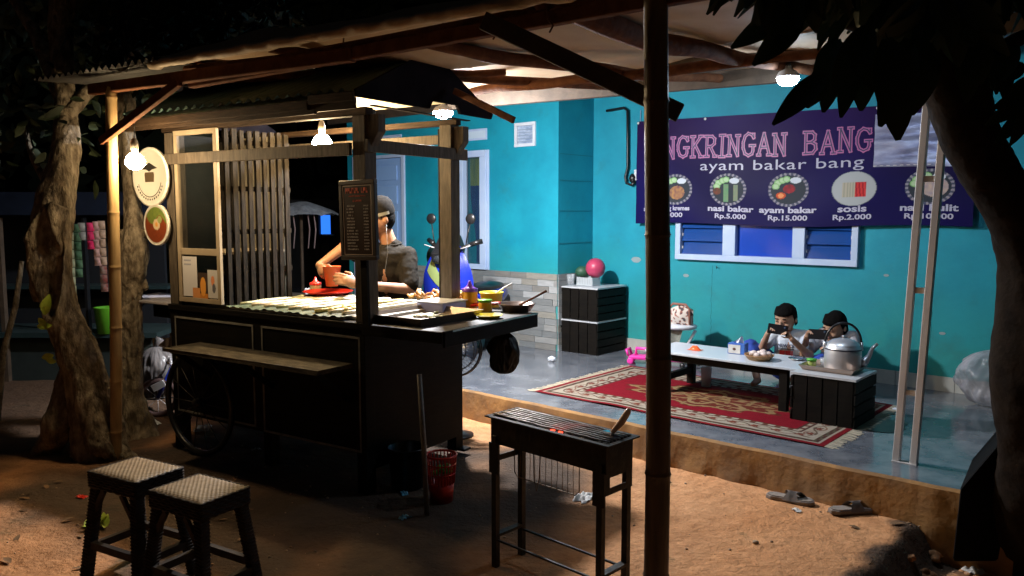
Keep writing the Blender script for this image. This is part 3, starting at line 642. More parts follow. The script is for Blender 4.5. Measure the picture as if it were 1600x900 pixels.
def cor(x0, x1, y0, y1, z0, z1, pitch=.062, amp=.011, th=.003, mi=0):
    n = int((x1 - x0) / pitch * 8)
    for s_, e_ in ((0, 0), (1, th)):
        def fn(u, v): x = x0 + u * (x1 - x0); return Vector((x, y0 + v * (y1 - y0), z0 + v * (z1 - z0) + amp * sin(2 * pi * (x - x0) / pitch) + e_))
        mb.grid(n, 1, fn, mi)
cor(-2.12, -.9, -.52, .9, 2.275, 2.36)
mb.build('corrugated_sheet', mat('clear_grey_corrugated', (.07, .065, .06), .5, c2=(.03, .03, .028), sc=3), can)
for (px_, py_) in ((545, 68), (650, 60), (775, 42), (862, 30), (700, 40)):
    p = CMi @ D(px_, py_, 3.75 - (px_ - 545) * .0022)
    MB().tube([p + Vector((0, -.03, .03)), p + Vector((.01, -.045, -.01)), p + Vector((.03, -.04, -.035)), p + Vector((.02, -.05, -.06))], .004, 5).build('tie_wire', M_branch, can)

# ================================================================== FOOD CART
cart = thing('food_cart', 'black wooden street-food cart with pale-trimmed panels and a little gabled roof', 'food cart', CN, CA)
L = -1.64; DP = .88; CT = .92
def cb(name, x0, x1, y0, y1, z0, z1, m=M_black, bevel=.003, parent=cart): return box(name, m, parent, x0, x1, y0, y1, z0, z1, bevel)
cb('body_panel', L, 0, .0, .03, .22, .885)
cb('body_panel', L, L + .03, .03, DP, .22, .885)
cb('body_panel', -.03, 0, .03, DP - .03, .12, .885)
cb('body_panel', L + .03, -.03, DP - .05, DP - .03, .22, .885)
cb('floor_board', L + .03, -.03, .03, DP - .05, .22, .24)
cb('countertop', L - .01, .01, -.015, DP + .03, .885, CT)
M_trim = mat('pale_trim_strip', (.14, .135, .12), .6, c2=(.24, .23, .2), sc=12)
def frame(x0, x1, z0, z1, y=-.006, wd=.011):
    m_ = MB(); m_.box(x0, x1, y, 0, z1 - wd, z1); m_.box(x0, x1, y, 0, z0, z0 + wd); m_.box(x0, x0 + wd, y + .001, 0, z0 + wd, z1 - wd); m_.box(x1 - wd, x1, y + .001, 0, z0 + wd, z1 - wd)
    m_.build('trim_frame', M_trim, cart)
frame(-1.60, -.86, .24, .845); frame(-.79, -.02, .225, .845)
m_ = MB(); m_.box(-1.585, -.875, -.004, -.0005, .256, .83); m_.box(-.775, -.035, -.004, -.0005, .241, .83); 
# posts and legs
for (x, y, nm) in ((-.055, -.004, 0), (L - .005, -.004, 0)):
    cb('leg', x, x + .07, y, y + .07, .0, .885)
cb('leg', -.075, -.005, DP - .075, DP - .005, .03, .885); cb('leg', L, L + .07, DP - .075, DP - .005, .0, .22)
cb('leg', -.86, -.79, .05, .11, 0, .22)
cb('foot', -.09, .045, DP - .06, DP + .01, .03, .045)
PT = 1.98
cb('post', -.05, .035, .0, .085, CT, PT + .04, M_post); cb('post', -.05, .035, .72, .805, CT, PT + .02, M_post)
cb('post', L, L + .08, .0, .085, CT, PT, M_post); cb('post', L, L + .08, .72, .805, CT, PT, M_post)
cb('post', -.062, -.05, .72, .80, CT, PT, M_black)
# knee brackets at the post heads (stepped)
for (x, y, s) in ((.036, .01, 1), (.036, .73, 1)):
    M = Matrix.Translation((x, y + .07, 0)) @ Matrix.Rotation(pi / 2, 4, 'X')
    MB().slab([(0, 1.84), (0.0, 1.80), (.045, 1.87), (.07, 1.90), (.07, 1.99), (.0, 1.99)], 0, .055, M=M).build('bracket', M_post, cart, bevel=.004)
# rails
cb('rail', L + .02, -.051, -.022, .0, 1.785, 1.85, M_post)
cb('rail', .036, .055, .0, .86, 1.80, 1.865, M_post)
cb('rail', L + .02, -.062, .80, .825, 1.90, 1.955, M_post)
cb('beam', L - .02, .05, -.005, .05, PT + .005, PT + .045, M_fascia)
cb('beam', L - .02, .05, .755, .80, PT + .021, PT + .055, M_fascia)
# roof: two corrugated slopes, white lining, fascia, gable board
RY0, RY1, RYM = -.17, .99, .42; RZ0, RZM = 2.035, 2.315; RX0, RX1 = -1.80, .12
roof = thing('tmp_roof', '', '', (0, 0, 0)); bpy.data.objects.remove(roof)
mb = MB()
cor(RX0 + .02, RX1 - .02, RYM, RY0 - .01, RZM + .03, RZ0 + .045, .076, .011); cor(RX0 + .02, RX1 - .02, RYM, .80, RZM + .03, RZM + .03 - .49 * (.80 - RYM), .076, .011)
ro = mb.build('roof', mat('green_grey_corrugated', (.05, .10, .085), .55, c2=(.09, .15, .13), sc=5), cart)
M_liner = mat('white_roof_lining', (.62, .56, .44), .7, c2=(.70, .64, .52), sc=3)
for y0 in (RY0 + .03, .79):
    z0_ = RZ0 + .02 if y0 < 0 else RZM - .49 * (.79 - RYM); P = [(RX0 + .03, y0, z0_), (RX1 - .03, y0, z0_), (RX1 - .03, RYM, RZM), (RX0 + .03, RYM, RZM)]
    V = [Vector(p) for p in P] + [Vector(p) + Vector((0, 0, .006)) for p in P]
    MB().add(V, [(0, 1, 2, 3), (4, 7, 6, 5), (0, 4, 5, 1), (1, 5, 6, 2), (2, 6, 7, 3), (3, 7, 4, 0)]).build('lining', M_liner, ro)
MB().box(RX0, RX1 - .30, RY0 - .012, RY0 + .010, 2.005, 2.05).build('fascia', M_fascia, ro, bevel=.003)
MB().box(RX0, RX1 - .27, RY0 + .011, RY0 + .028, 1.985, 2.04).build('fascia', M_fascia, ro, bevel=.003)
MB().box(RX1 - .295, RX1 + .01, RY0 - .012, RY0 + .010, 2.03, 2.075).build('fascia', M_fascia, ro, bevel=.003)
MB().box(RX1 - .30, RX1 + .0, RY0 + .012, RY0 + .03, 1.995, 2.05).build('fascia', M_fascia, ro, bevel=.003)
M_gab = mat('dark_gable_board', (.006, .005, .007), .9, c2=(.012, .010, .013), sc=5, spec=.05)
M = Matrix.Translation((RX1, 0, 0)) @ Matrix(((0, 0, 1, 0), (1, 0, 0, 0), (0, 1, 0, 0), (0, 0, 0, 1)))
MB().slab([(RY0 + .01, RZ0 + .015), (.40, RZ0 + .015), (.43, RZ0 + .06), (.65, RZ0 + .06), (.68, RZ0 + .015), (RY1, RZ0 + .015), (RY1 + .015, RZ0 + .045), (RYM, RZM + .05), (RY0 + .01, RZ0 + .05)], 0, .018, M=M).build('gable_board', M_gab, ro)
M = Matrix.Translation((RX0, 0, 0)) @ Matrix(((0, 0, 1, 0), (1, 0, 0, 0), (0, 1, 0, 0), (0, 0, 0, 1)))
MB().slab([(RY0 + .01, RZ0 + .015), (RY1, RZ0 + .015), (RY1 + .015, RZ0 + .045), (RYM, RZM + .05), (RY0 + .01, RZ0 + .05)], 0, .018, M=M).build('gable_board', M_gab, ro)
MB().box(.045, .075, .03, .86, 2.03, 2.036).build('ceiling_strip', M_fascia, ro)
# slatted partition between cabinet and counter
for k in range(9):
    y = .035 + k * .0565; wd = random.uniform(.036, .043)
    wd *= .80; MB().box(-1.13, -1.112, y, y + wd, CT + .002, 1.985 + random.uniform(-.008, .008), j=.001).build('slat', M_slat, cart)
for z in (1.12, 1.36, 1.62, 1.90): MB().box(-1.148, -1.131, .02, .545, z, z + .03).build('slat_rail', M_slat, cart)
# glazed cabinet front
gx0, gx1, gz0, gz1 = -1.525, -1.12, .945, 1.985
m_ = MB()
m_.box(gx0, gx1, -.018, .004, gz1 - .03, gz1); m_.box(gx0, gx1, -.018, .004, gz0, gz0 + .028); m_.box(gx0, gx0 + .03, -.017, .004, gz0 + .028, gz1 - .03); m_.box(gx1 - .03, gx1, -.017, .004, gz0 + .028, gz1 - .03)
m_.box(gx0 + .03, gx1 - .03, -.012, .004, 1.235, 1.275)
gf = m_.build('glass_door', M_alu, cart, bevel=.002)
box('pane', M_glass, gf, gx0 + .03, gx1 - .03, -.008, -.004, 1.275, gz1 - .03); box('pane', M_glass, gf, gx0 + .03, gx1 - .03, -.008, -.004, gz0 + .028, 1.235)
cb('cabinet_board', L + .08, gx0, .0, .02, CT, PT, M_black); cb('cabinet_back', L + .03, -1.15, .50, .515, CT, PT, mat('cabinet_inside', (.22, .20, .15), .6))
cb('cabinet_side', L + .0, L + .015, .086, .52, CT, PT, M_black)
cb('cabinet_shelf', L + .08, -1.15, .03, .5, 1.24, 1.255, M_alu)
# stickers on the lower pane (leaflets); the square code is left out
def leaflet(x0, x1, z0, z1, fn, nm='leaflet', y=-.0095, parent=gf):
    m2 = MB(); m2.grid(26, 30, lambda u, v: Vector((x0 + u * (x1 - x0), y, z0 + v * (z1 - z0)))); m2.build(nm, vmat('printed_paper', .5), parent, colf=lambda p: fn((p.x - x0) / (x1 - x0), (p.z - z0) / (z1 - z0)))
leaflet(gx0 + .035, gx0 + .175, gz0 + .035, 1.225, lambda u, v: (.62, .6, .6) if not (.1 < u < .6 and (.88 < v < .92 or .78 < v < .80)) else (.25, .27, .35))
def f2(u, v):
    if (u - .5) ** 2 * 1.6 + (v - .45) ** 2 < .14: return (.75, .32, .05)
    return (.55, .2, .03) if v < .2 else (.05, .03, .02)
leaflet(gx0 + .185, gx0 + .275, gz0 + .03, 1.13, f2, y=-.0105)
leaflet(gx0 + .275, gx1 - .035, gz0 + .035, 1.15, lambda u, v: (.1, .1, .12) if ((u - .6) ** 2 + (v - .35) ** 2 < .03) else ((.7, .25, .1) if (u - .5) ** 2 + (v - .62) ** 2 < .03 else (.55, .53, .5)), y=-.0100)
leaflet(gx0 + .13, gx0 + .2, gz0 + .03, gz0 + .09, lambda u, v: (.6, .25, .08), y=-.0112)
# bench shelf along the front
bs = MB().box(-1.34, -.06, -.27, -.01, .685, .703, j=.004).build('bench_shelf', mat('worn_bench_board', (.018, .015, .011), .7, c2=(.075, .064, .048), sc=9, stretch=(1, 3, 3), bump=.3, spec=.15), cart)
for x in (-1.25, -.7, -.1): MB().bar((x, -.24, .68), (x, -.008, .50), .02, .03).build('bench_bracket', M_black, cart)
# side flap
cb('side_flap', .012, .53, -.01, .86, .895, CT - .001, mat('flap_board', (.03, .026, .022), .5, c2=(.07, .06, .05), sc=8))
cb('flap_edge', .53, .545, -.01, .86, .84, CT + .001); cb('flap_edge', .012, .53, -.022, -.01, .86, CT - .002); cb('flap_edge', .012, .53, .86, .872, .86, CT - .002)
MB().box(.5455, .5475, .05, .86, .912, CT + .0015).build('metal_edging', M_inox, cart)
# left end shelf
cb('end_shelf', -2.33, L - .011, .0, .38, .905, .92, mat('white_laminate', (.45, .42, .45), .35)); cb('shelf_bracket', L - .50, L, .2, .23, .78, .904)
MB().tube([(L - .2, .3, .925), (L - .1, .22, .924), (L - .03, .3, .924), (L - .08, .42, .924), (L - .16, .4, .925)], .004, 6).build('loose_wire', M_red, cart)
MB().tube([(L - .27, .22, .925), (L - .2, .23, 1.03), (L - .17, .24, 1.06)], .003, 6).build('loose_wire', M_blackplastic, cart)
# big spoked cart wheel on the front left corner
wh = MB(); c0 = Vector((-1.33, -.045, .33)); R = .31
wh.tube([c0 + Vector((R * cos(a), 0, R * sin(a))) for a in [2 * pi * k / 40 for k in range(41)]], .018, 8, cap=False)
wl = wh.build('wheel', M_blackplastic, cart)
for k in range(14):
    a = 2 * pi * k / 14; MB().tube([c0, c0 + Vector((R * cos(a), 0, R * sin(a)))], .003, 5).build('spoke', M_blackmetal, wl)
MB().lathe([(.03, -.03), (.035, 0), (.03, .03)], c0, 12, M=Matrix.Rotation(pi / 2, 4, 'X')).build('hub', M_blackmetal, wl)

# ---- round signs at the left end
def disc(nm, label, cx, cz, r, fn, mrim, mface, y=-.03):
    t = thing(nm, label, 'sign', cw(cx, y, cz - r), CA); Mx = Matrix.Rotation(pi / 2, 4, 'X')
    MB().lathe([(r * .2, -.008), (r, -.008), (r, .010), (r * .93, .012), (r * .925, .009), (.001, .009)], (0, 0, r), 48, M=Mx).build('board', mrim, t)
    if fn:
        m2 = MB(); m2.lathe([(max(.0005, r * .92 * k / 22), .0105) for k in range(22, -1, -1)], (0, 0, r), 60, M=Mx, capb=False, sm=False)
        m2.build('picture', mface, t, colf=lambda p: fn(p.x / r, (p.z - r) / r))
    return t
M_signw = mat('white_sign_board', (.80, .76, .66), .5)
s1 = disc('round_sign', 'large white round sign with a small stall drawing, glaring beside the bulb', -1.745, 1.712, .185, None, M_signw, None)
M_dk = mat('sign_black_print', (.03, .025, .02), .6)
y_ = -.0125
MB().add([(-.075, y_, .235), (.0, y_, .275), (.085, y_, .24), (.03, y_, .232), (.0, y_, .218), (-.03, y_, .232)], [(0, 1, 2, 3, 4, 5)]).build('printed_roof', M_dk, s1)
MB().add([(-.045, y_, .215), (.045, y_, .215), (.05, y_, .20), (.045, y_, .155), (-.045, y_, .155), (-.05, y_, .20)], [(0, 1, 2, 3, 4, 5)]).build('printed_stall', mat('sign_brown_print', (.12, .08, .04), .6), s1)
m2 = MB()
for k in range(15):
    a = radians(205 + k * 9.3); p = Vector((.145 * cos(a), y_, .185 + .145 * sin(a))); t_ = Vector((-sin(a), 0, cos(a))); n_ = Vector((cos(a), 0, sin(a))); h_ = random.uniform(.008, .013)
    m2.add([p - t_ * .006, p + t_ * .004, p + t_ * .004 - n_ * h_, p - t_ * .006 - n_ * h_], [(0, 1, 2, 3)])
m2.build('printed_arc_letters', M_dk, s1)
m2 = MB()
for k in range(13):
    a0 = radians(200 + k * 11); a1 = radians(211 + k * 11); q = lambda a, r: (r * cos(a), y_, .185 + r * sin(a)); m2.add([q(a0, .125), q(a1, .125), q(a1, .121), q(a0, .121)], [(0, 1, 2, 3)])
m2.build('printed_arc', M_dk, s1)
def f3(u, v):
    r = sqrt(u * u + v * v); n = noise.noise((u * 7, v * 7, 2)) * .5 + .5
    if r > .84: return (.62, .58, .48)
    c = (.16 + .12 * n, .035 + .02 * n, .015)
    if v > .25 + .2 * sin(u * 5): c = (.10 + .12 * n, .16 + .1 * n, .04)
    if (u - .05) ** 2 + (v - .02) ** 2 < .07: c = (.66, .50, .30) if (u - .05) ** 2 + (v - .02) ** 2 > .012 else (.7, .32, .06)
    if (u - .3) ** 2 + (v - .25) ** 2 < .03: c = (.3, .34, .12)
    return c
s2 = disc('round_sign', 'smaller round picture sign of a bowl of food hanging below the glaring white one', -1.70, 1.415, .13, f3, M_signw, vmat('sign_picture', .4))
MB().bar((.02, .012, .30), (.12, .03, .30), .015, .015).build('sign_arm', M_black, s1); MB().bar((.06, .012, .16), (.10, .03, .16), .015, .015).build('sign_arm', M_black, s2)

# ---- hanging menu board on the near post
ms = thing('menu_board', 'narrow dark menu board with red heading hung on the near post of the cart', 'menu board', cw(.06, -.075, 1.255), CA - radians(2)); ms.rotation_euler = (0, radians(-1.2), CA - radians(2))
mw, mh = .125, .40
m_ = MB(); fwd = .022
m_.box(-mw, mw, -.012, .012, 0, fwd); m_.box(-mw, mw, -.012, .012, mh - fwd, mh); m_.box(-mw, -mw + fwd, -.0115, .012, fwd, mh - fwd); m_.box(mw - fwd, mw, -.0115, .012, fwd, mh - fwd)
m_.build('frame', mat('menu_frame_wood', (.05, .032, .022), .45), ms, bevel=.003)
m_ = MB(); a = mw - fwd; m_.box(-a, a, -.008, .006, fwd, mh - fwd); pb = m_.build('poster', mat('menu_poster', (.05, .028, .022), .35, c2=(.07, .04, .03), sc=4), ms)
m_ = MB(); t_ = .0035; a = mw - fwd - .004; z0, z1 = fwd + .004, mh - fwd - .004
m_.box(-a, a, -.0095, -.008, z0, z0 + t_); m_.box(-a, a, -.0095, -.008, z1 - t_, z1); m_.box(-a, -a + t_, -.0094, -.008, z0 + t_, z1 - t_); m_.box(a - t_, a, -.0094, -.008, z0 + t_, z1 - t_)
m_.build('white_border', mat('menu_border', (.85, .72, .6), .4), pb)
def scrib(m2, x0, x1, z, h, gap=.35):
    x = x0
    while x < x1:
        wd = h * random.uniform(.35, .6)
        if random.random() > .12:
            m2.box(x, x + wd * .25, -.0096, -.0085, z, z + h); 
            if random.random() > .4: m2.box(x + wd * .25, x + wd * .8, -.0096, -.0085, z + h * random.choice((0, .4, .75)), z + h * random.choice((.95, .6)) if False else z + h)
            else: m2.box(x + wd * .25, x + wd * .8, -.0096, -.0085, z, z + h * .35)
        x += wd * 1.15
m2 = MB(); scrib(m2, -.078, .080, .335, .027); m2.build('red_heading', M_red_text, pb)
m2 = MB(); scrib(m2, -.055, .06, .318, .005); scrib(m2, -.028, .03, .292, .010); m2.build('red_heading', M_red_text, pb)
rows_ = [0] * 15
for k in range(15):
    z = .268 - k * .0155; m2 = MB(); scrib(m2, -.074, -.074 + random.choice((.045, .05, .055, .075, .085)), z, .0072); scrib(m2, .045, .078, z, .0072); m2.build('menu_line', M_wtext, pb)
# post in front between board and counter (dark)
MB().box(-.012, .03, .014, .03, -.34, 0).build('board_stem', M_black, ms)

# ---- lamps
def bulb(label, p, m_em, r=.034, cord=.12):
    t = thing('light_bulb', label, 'light bulb', p)
    prof = [(.0125, .045), (.016, .03), (r * .72, .012), (r, -.018), (r * .97, -.035), (r * .7, -.055), (r * .3, -.066), (.0008, -.068)]
    MB().lathe(prof, (0, 0, 0), 20, capb=False).build('glass', m_em, t)
    MB().lathe([(.014, .04), (.021, .043), (.022, .075), (.016, .10), (.006, .112)], (0, 0, 0), 14).build('socket', mat('grey_socket', (.12, .10, .08), .4), t)
    if cord: MB().tube([(0, 0, .11), (.004, .002, .11 + cord * .5), (0, 0, .11 + cord)], .003, 6).build('cord', M_blackplastic, t)
    return t
E_cart = emitter('warm_bulb_glow', (1.0, .72, .38), K_BULB_CART); E_sign = emitter('warm_bulb_glow_sign', (1.0, .74, .42), K_BULB_SIGN)
bulb('glowing warm bulb hanging over the front counter of the cart', cw(-.735, .45, 1.935), E_cart, .058)
b2p = cw(-1.375, -.365, 1.80)
bulb('glowing warm bulb hanging in front of the round signs', b2p, E_sign, .054)
def led(label, p, m_em, r=.045, tilt=0):
    t = thing('led_lamp', label, 'lamp', p)
    MB().lathe([(.014, .075), (.018, .05), (r * .8, .035), (r, .012), (r, .004)], (0, 0, 0), 24).build('housing', mat('white_lamp_housing', (.6, .6, .6), .4), t)
    MB().lathe([(r * .97, .003), (r * .95, -.010), (r * .80, -.028), (r * .45, -.040), (.0008, -.044)], (0, 0, 0), 24, capb=False).build('diffuser', m_em, t)
    return t
E_led1 = emitter('cool_led_glow', (.93, .95, 1.0), K_LED_CART * 3); E_led2 = emitter('blue_white_led_glow', (.62, .80, 1.0), K_LED_PORCH * 3)
led('glowing white lamp under the gable end of the cart roof', cw(-.585, 1.45, 2.185), E_led1, .07)
cart_lamp_arm = None
led('blue-white lamp glowing under the porch roof beside the dark leaves', hw(2.70, -1.945, 2.235), E_led2, .062)
pb_ = thing('porch_beam', 'dark timber beam carrying the porch lamp in front of the banner', 'beam', hw(0, -1.98, 2.34), HA)
MB().bar((1.45, .03, .03), (5.2, .03, .03), .05, .09).build('beam', M_plank, pb_, bevel=.004)
MB().tube([(2.70, .03, -.02), (2.70, .035, -.04)], .016, 8).build('lamp_holder', M_blackplastic, pb_)
for k in range(5): MB().bar((1.7 + k * .85, .0, .09), (1.7 + k * .85, 1.95, .22), .04, .05).build('rafter', M_plank, pb_)
m_ = MB(); m_.grid(60, 10, lambda u, v: Vector((1.0 + u * 4.2, -.25 + v * 2.2, .13 + v * .12 + .012 * sin(u * 120)))); m_.build('roof_sheet', mat('pale_blue_plastic_sheet', (.22, .30, .42), .5, c2=(.12, .17, .25), sc=4), pb_)
# ================================================================== FOOD AND TOOLS ON THE COUNTER
random.seed(21)
def cp(px, py):
    p = CMi @ G(px, py, CT); return (p.x, p.y)
def cthing(name, label, cat, x, y, z=CT, rz=0, group=None): return thing(name, label, cat, cw(x, y, z), CA + rz, group)
# banana-leaf lined trays of rolled food
ft = cthing('leaf_tray', 'wide board covered with banana leaves and rows of food under the bulb', 'tray', -.60, .42, CT + .001)
MB().box(-.50, .44, -.40, .34, 0, .012).build('board', M_inox, ft)
M_ban_leaf = mat('banana_leaf_dark', (.035, .05, .03), .45, c2=(.09, .11, .06), sc=6, stretch=(1, 6, 1))
MB().grid(60, 30, lambda u, v: Vector((-.52 + u * .98, -.42 + v * .78, .018 + .010 * noise.noise((u * 9, v * 5, 2)) + .004 * sin(u * 90)))).build('banana_leaf', M_ban_leaf, ft)
M_roll = [mat('pale_rolled_food', (.52, .42, .27), .5, c2=(.66, .58, .42), sc=22, bump=.5, bsc=50), mat('green_rolled_food', (.26, .29, .16), .5, c2=(.55, .54, .38), sc=14, bump=.5, bsc=50), mat('golden_food', (.62, .44, .10), .5, c2=(.75, .62, .25), sc=22, bump=.6, bsc=50)]
for k in range(9):
    x = -.44 + k * .105; 
    pts = [Vector((x + .05 * (i / 9) + .012 * noise.noise((k, i * .5, 1)), -.36 + .68 * i / 9, .030 + .005 * noise.noise((k * 3, i, 1)))) for i in range(10)]
    MB().tube(pts, [.012] + [.018 * random.uniform(.6, 1.35) for _ in range(8)] + [.012], 9, flat=.8).build('rolled_food', M_roll[0 if k % 3 else (1 if k != 6 else 2)], ft)
for k in range(10):
    MB().ell((.28 + random.uniform(-.07, .07), -.26 + random.uniform(-.06, .12), .035), (.016, .013, .012)).build('golden_bite', M_roll[2], ft)
# white cutting board / paper box near the post
wb = cthing('white_board', 'bright white cutting board between the leaf tray and the near post', 'cutting board', -.11, .42, CT + .0015)
MB().box(-.13, .10, -.36, .38, 0, .02).build('board', mat('white_plastic_board', (.75, .72, .66), .4), wb, bevel=.004)
bx = cthing('food_box', 'frosted plastic box with white lid beside the fried snacks', 'box', -.02, .62, CT + .002)
MB().box(-.05, .14, -.10, .14, 0, .055).build('box', mat('frosted_blue_plastic', (.42, .45, .75), .35), bx, bevel=.006); MB().box(-.06, .15, -.11, .15, .056, .062).build('lid', M_white, bx)
# twisted fried snack heap
nh = cthing('fried_snack_heap', 'heap of twisted brown fried snacks at the far side of the counter', 'food', -.11, .84, CT + .001)
for k in range(36):
    a = random.uniform(0, pi); c = Vector((random.uniform(-.24, .22), random.uniform(-.06, .05), .03 + .05 * random.random()))
    pts = [c + Vector((cos(a) * t * .05, sin(a) * t * .03, .012 * sin(t * 5 + k))) for t in (-1, -.6, -.2, .2, .6, 1)]
    MB().tube(pts, [.005, .009, .010, .010, .009, .005], 7).build('snack', M_food, nh)
MB().lathe([(.16, 0), (.22, .02), (.225, .024), (.15, .006)], (0, 0, 0), 28, sy=.42).build('plate', M_inox, nh)
for k in range(6):
    MB().ell((-.30 + k * .05 + random.uniform(-.01, .01), .05, .035), (.024, .02, .02)).build('dumpling', M_roll[0], nh)
# steel tray of greens
stt = cthing('steel_tray', 'rectangular steel tray with a little green food at the near corner of the flap', 'tray', .16, .30, CT)
def traymesh(hx, hy, h, fl):
    m_ = MB(); o = [(-hx, -hy), (hx, -hy), (hx, hy), (-hx, hy)]; i_ = [(-hx + fl, -hy + fl), (hx - fl, -hy + fl), (hx - fl, hy - fl), (-hx + fl, hy - fl)]
    V = [(*p, h) for p in o] + [(*p, 0) for p in i_] + [(p[0] * .985, p[1] * .985, h) for p in o] + [(p[0] * .98, p[1] * .98, .004) for p in i_]
    F = [(4, 5, 6, 7)[::-1], (12, 13, 14, 15)]
    for k in range(4):
        n = (k + 1) % 4; F += [(k, n, 4 + n, 4 + k)[::-1], (8 + k, 8 + n, 12 + n, 12 + k), (k, n, 8 + n, 8 + k)]
    return m_.add(V, F)
tr_o = traymesh(.215, .255, .042, .03).build('tray', mat('dull_tray_steel', (.20, .15, .12), .38, .6, c2=(.28, .22, .17), sc=8), stt)
tr_o.rotation_euler = (0, 0, radians(-3))
M_greens = mat('chopped_greens', (.25, .32, .12), .5, c2=(.62, .58, .38), sc=30, bump=.6)
for k in range(26):
    c = Vector((random.gauss(-.02, .05), random.gauss(.05, .06), .012)); M_ = Matrix.Translation(c) @ Matrix.Rotation(random.uniform(0, 6.3), 4, 'Z')
    MB().ell((0, 0, 0), (.028 * random.uniform(.6, 1.2), .010, .007), n=8, m=5).build('greens', M_greens if k % 3 else M_roll[0], stt).matrix_local = M_
# frying pan with wooden spoon
pan = cthing('frying_pan', 'dark frying pan with a wooden spoon at the far end of the flap', 'pan', *cp(807, 486), CT)
pr = .105
MB().lathe([(.001, .004), (pr * .72, .004), (pr, .045), (pr + .006, .047), (pr + .004, .043), (pr * .76, 0), (.001, 0)], (0, 0, 0), 36, capb=False, capt=False).build('bowl', mat('burnt_pan', (.10, .07, .055), .35, .7, c2=(.2, .15, .12), sc=12), pan)
MB().lathe([(.001, .022), (pr * .84, .022)], (0, 0, 0), 30, capb=False, capt=False).build('oil', mat('milky_oil', (.45, .40, .34), .2), pan)
MB().tube([(.0, .03, .03), (.07, .08, .075), (.13, .125, .115)], [.008, .006, .007], 8).build('spoon_handle', M_branch, pan)
for k, (a, b) in enumerate((((-.09, -.03, .045), (-.24, -.10, .035)), ((-.085, -.055, .045), (-.23, -.14, .03)))):
    MB().bar(a, b, .02, .014).build('red_handle', M_red, pan, bevel=.004)
# yellow tubs
yt = cthing('yellow_tub', 'round yellow tub with a pale spatula behind the sauce bottle', 'tub', *cp(722, 476), CT)
MB().lathe([(.001, 0), (.055, 0), (.066, .075), (.072, .078), (.070, .082), (.062, .078), (.053, .006), (.001, .006)], (0, 0, 0), 28, capb=False, capt=False).build('tub', M_yellow, yt)
yb = cthing('yellow_tub', 'second yellow tub with green lid ring holding a white spoon', 'tub', *cp(768, 479), CT)
MB().lathe([(.001, 0), (.058, 0), (.07, .082), (.076, .085), (.074, .09), (.066, .085), (.056, .006), (.001, .006)], (0, 0, 0), 28, capb=False, capt=False).build('tub', M_yellow, yb)
MB().lathe([(.001, .07), (.066, .072)], (0, 0, 0), 24, capb=False, capt=False).build('sauce', mat('lime_yellow_sauce', (.62, .66, .05), .4), yb)
MB().tube([(.0, .0, .06), (.06, .05, .115), (.10, .08, .14)], [.008, .005, .006], 8).build('spoon_handle', M_wtext, yb)
gr_ = cthing('orange_jar', 'small orange jar with a green lid in front of the yellow tub', 'jar', *cp(758, 487), CT)
MB().lathe([(.001, 0), (.038, 0), (.04, .005), (.04, .05), (.036, .058)], (0, 0, 0), 24).build('jar', mat('orange_sauce_jar', (.8, .38, .02), .3), gr_); MB().lathe([(.041, .058), (.042, .07), (.001, .072)], (0, 0, 0), 24).build('lid', mat('grass_green_plastic', (.18, .5, .03), .35), gr_)
def squeeze(label, x, y, body, cap_, s=1.4):
    t = cthing('sauce_bottle', label, 'bottle', x, y, CT)
    MB().lathe([(.001, 0), (.031 * s, 0), (.033 * s, .004), (.033 * s, .070 * s), (.031 * s, .078 * s)], (0, 0, 0), 24).build('bottle', body, t)
    MB().lathe([(.034 * s, .076 * s), (.035 * s, .088 * s), (.02 * s, .093 * s), (.011 * s, .103 * s), (.004 * s, .122 * s), (.001, .123 * s)], (0, 0, 0), 24, capb=False).build('nozzle_cap', cap_, t); return t
squeeze('orange squeeze bottle with purple nozzle cap beside the yellow tub', *cp(734, 483), mat('orange_sauce', (.85, .42, .03), .3), M_purple)
squeeze('short pale squeeze bottle with red nozzle cap by the red plate', -1.13, .74, mat('pale_sauce', (.5, .32, .16), .4), M_red, 1.15)
yp = cthing('yellow_dish', 'flat yellow dish lying by the steel tray and red tongs', 'dish', *cp(764, 497), CT)
MB().lathe([(.001, .002), (.05, .002), (.078, .02), (.08, .019), (.055, 0), (.001, 0)], (0, 0, 0), 7, capb=False, capt=False, sm=False).build('dish', M_yellow, yp)
pw = cthing('white_plate', 'white oval plate behind the steel tray', 'plate', *cp(700, 483), CT + .001)
MB().lathe([(.001, .004), (.06, .004), (.095, .014), (.097, .012), (.06, 0), (.001, 0)], (0, 0, 0), 28, capb=False, capt=False).build('plate', M_white, pw)
rp = cthing('red_plate', 'wide red plate under the orange cup at the back of the counter', 'plate', -.93, .66, CT + .045)
MB().lathe([(.001, .004), (.12, .006), (.16, .02), (.163, .018), (.11, 0), (.001, 0)], (0, 0, 0), 30, capb=False, capt=False).build('plate', M_red, rp)
MB().lathe([(.06, -.044), (.065, -.001)], (0, 0, 0), 20).build('foot_ring', M_red, rp)

# ================================================================== MENU PIECES AROUND THE CART
# white squat jar left of red bottle etc is small: a clear cup
cc = cthing('clear_cup', 'small clear cup next to the red-capped bottle', 'cup', -1.19, .74, CT)
MB().lathe([(.001, 0), (.024, 0), (.03, .06), (.0285, .06), (.022, .003), (.001, .003)], (0, 0, 0), 18, capb=False, capt=False).build('cup', M_clear, cc)
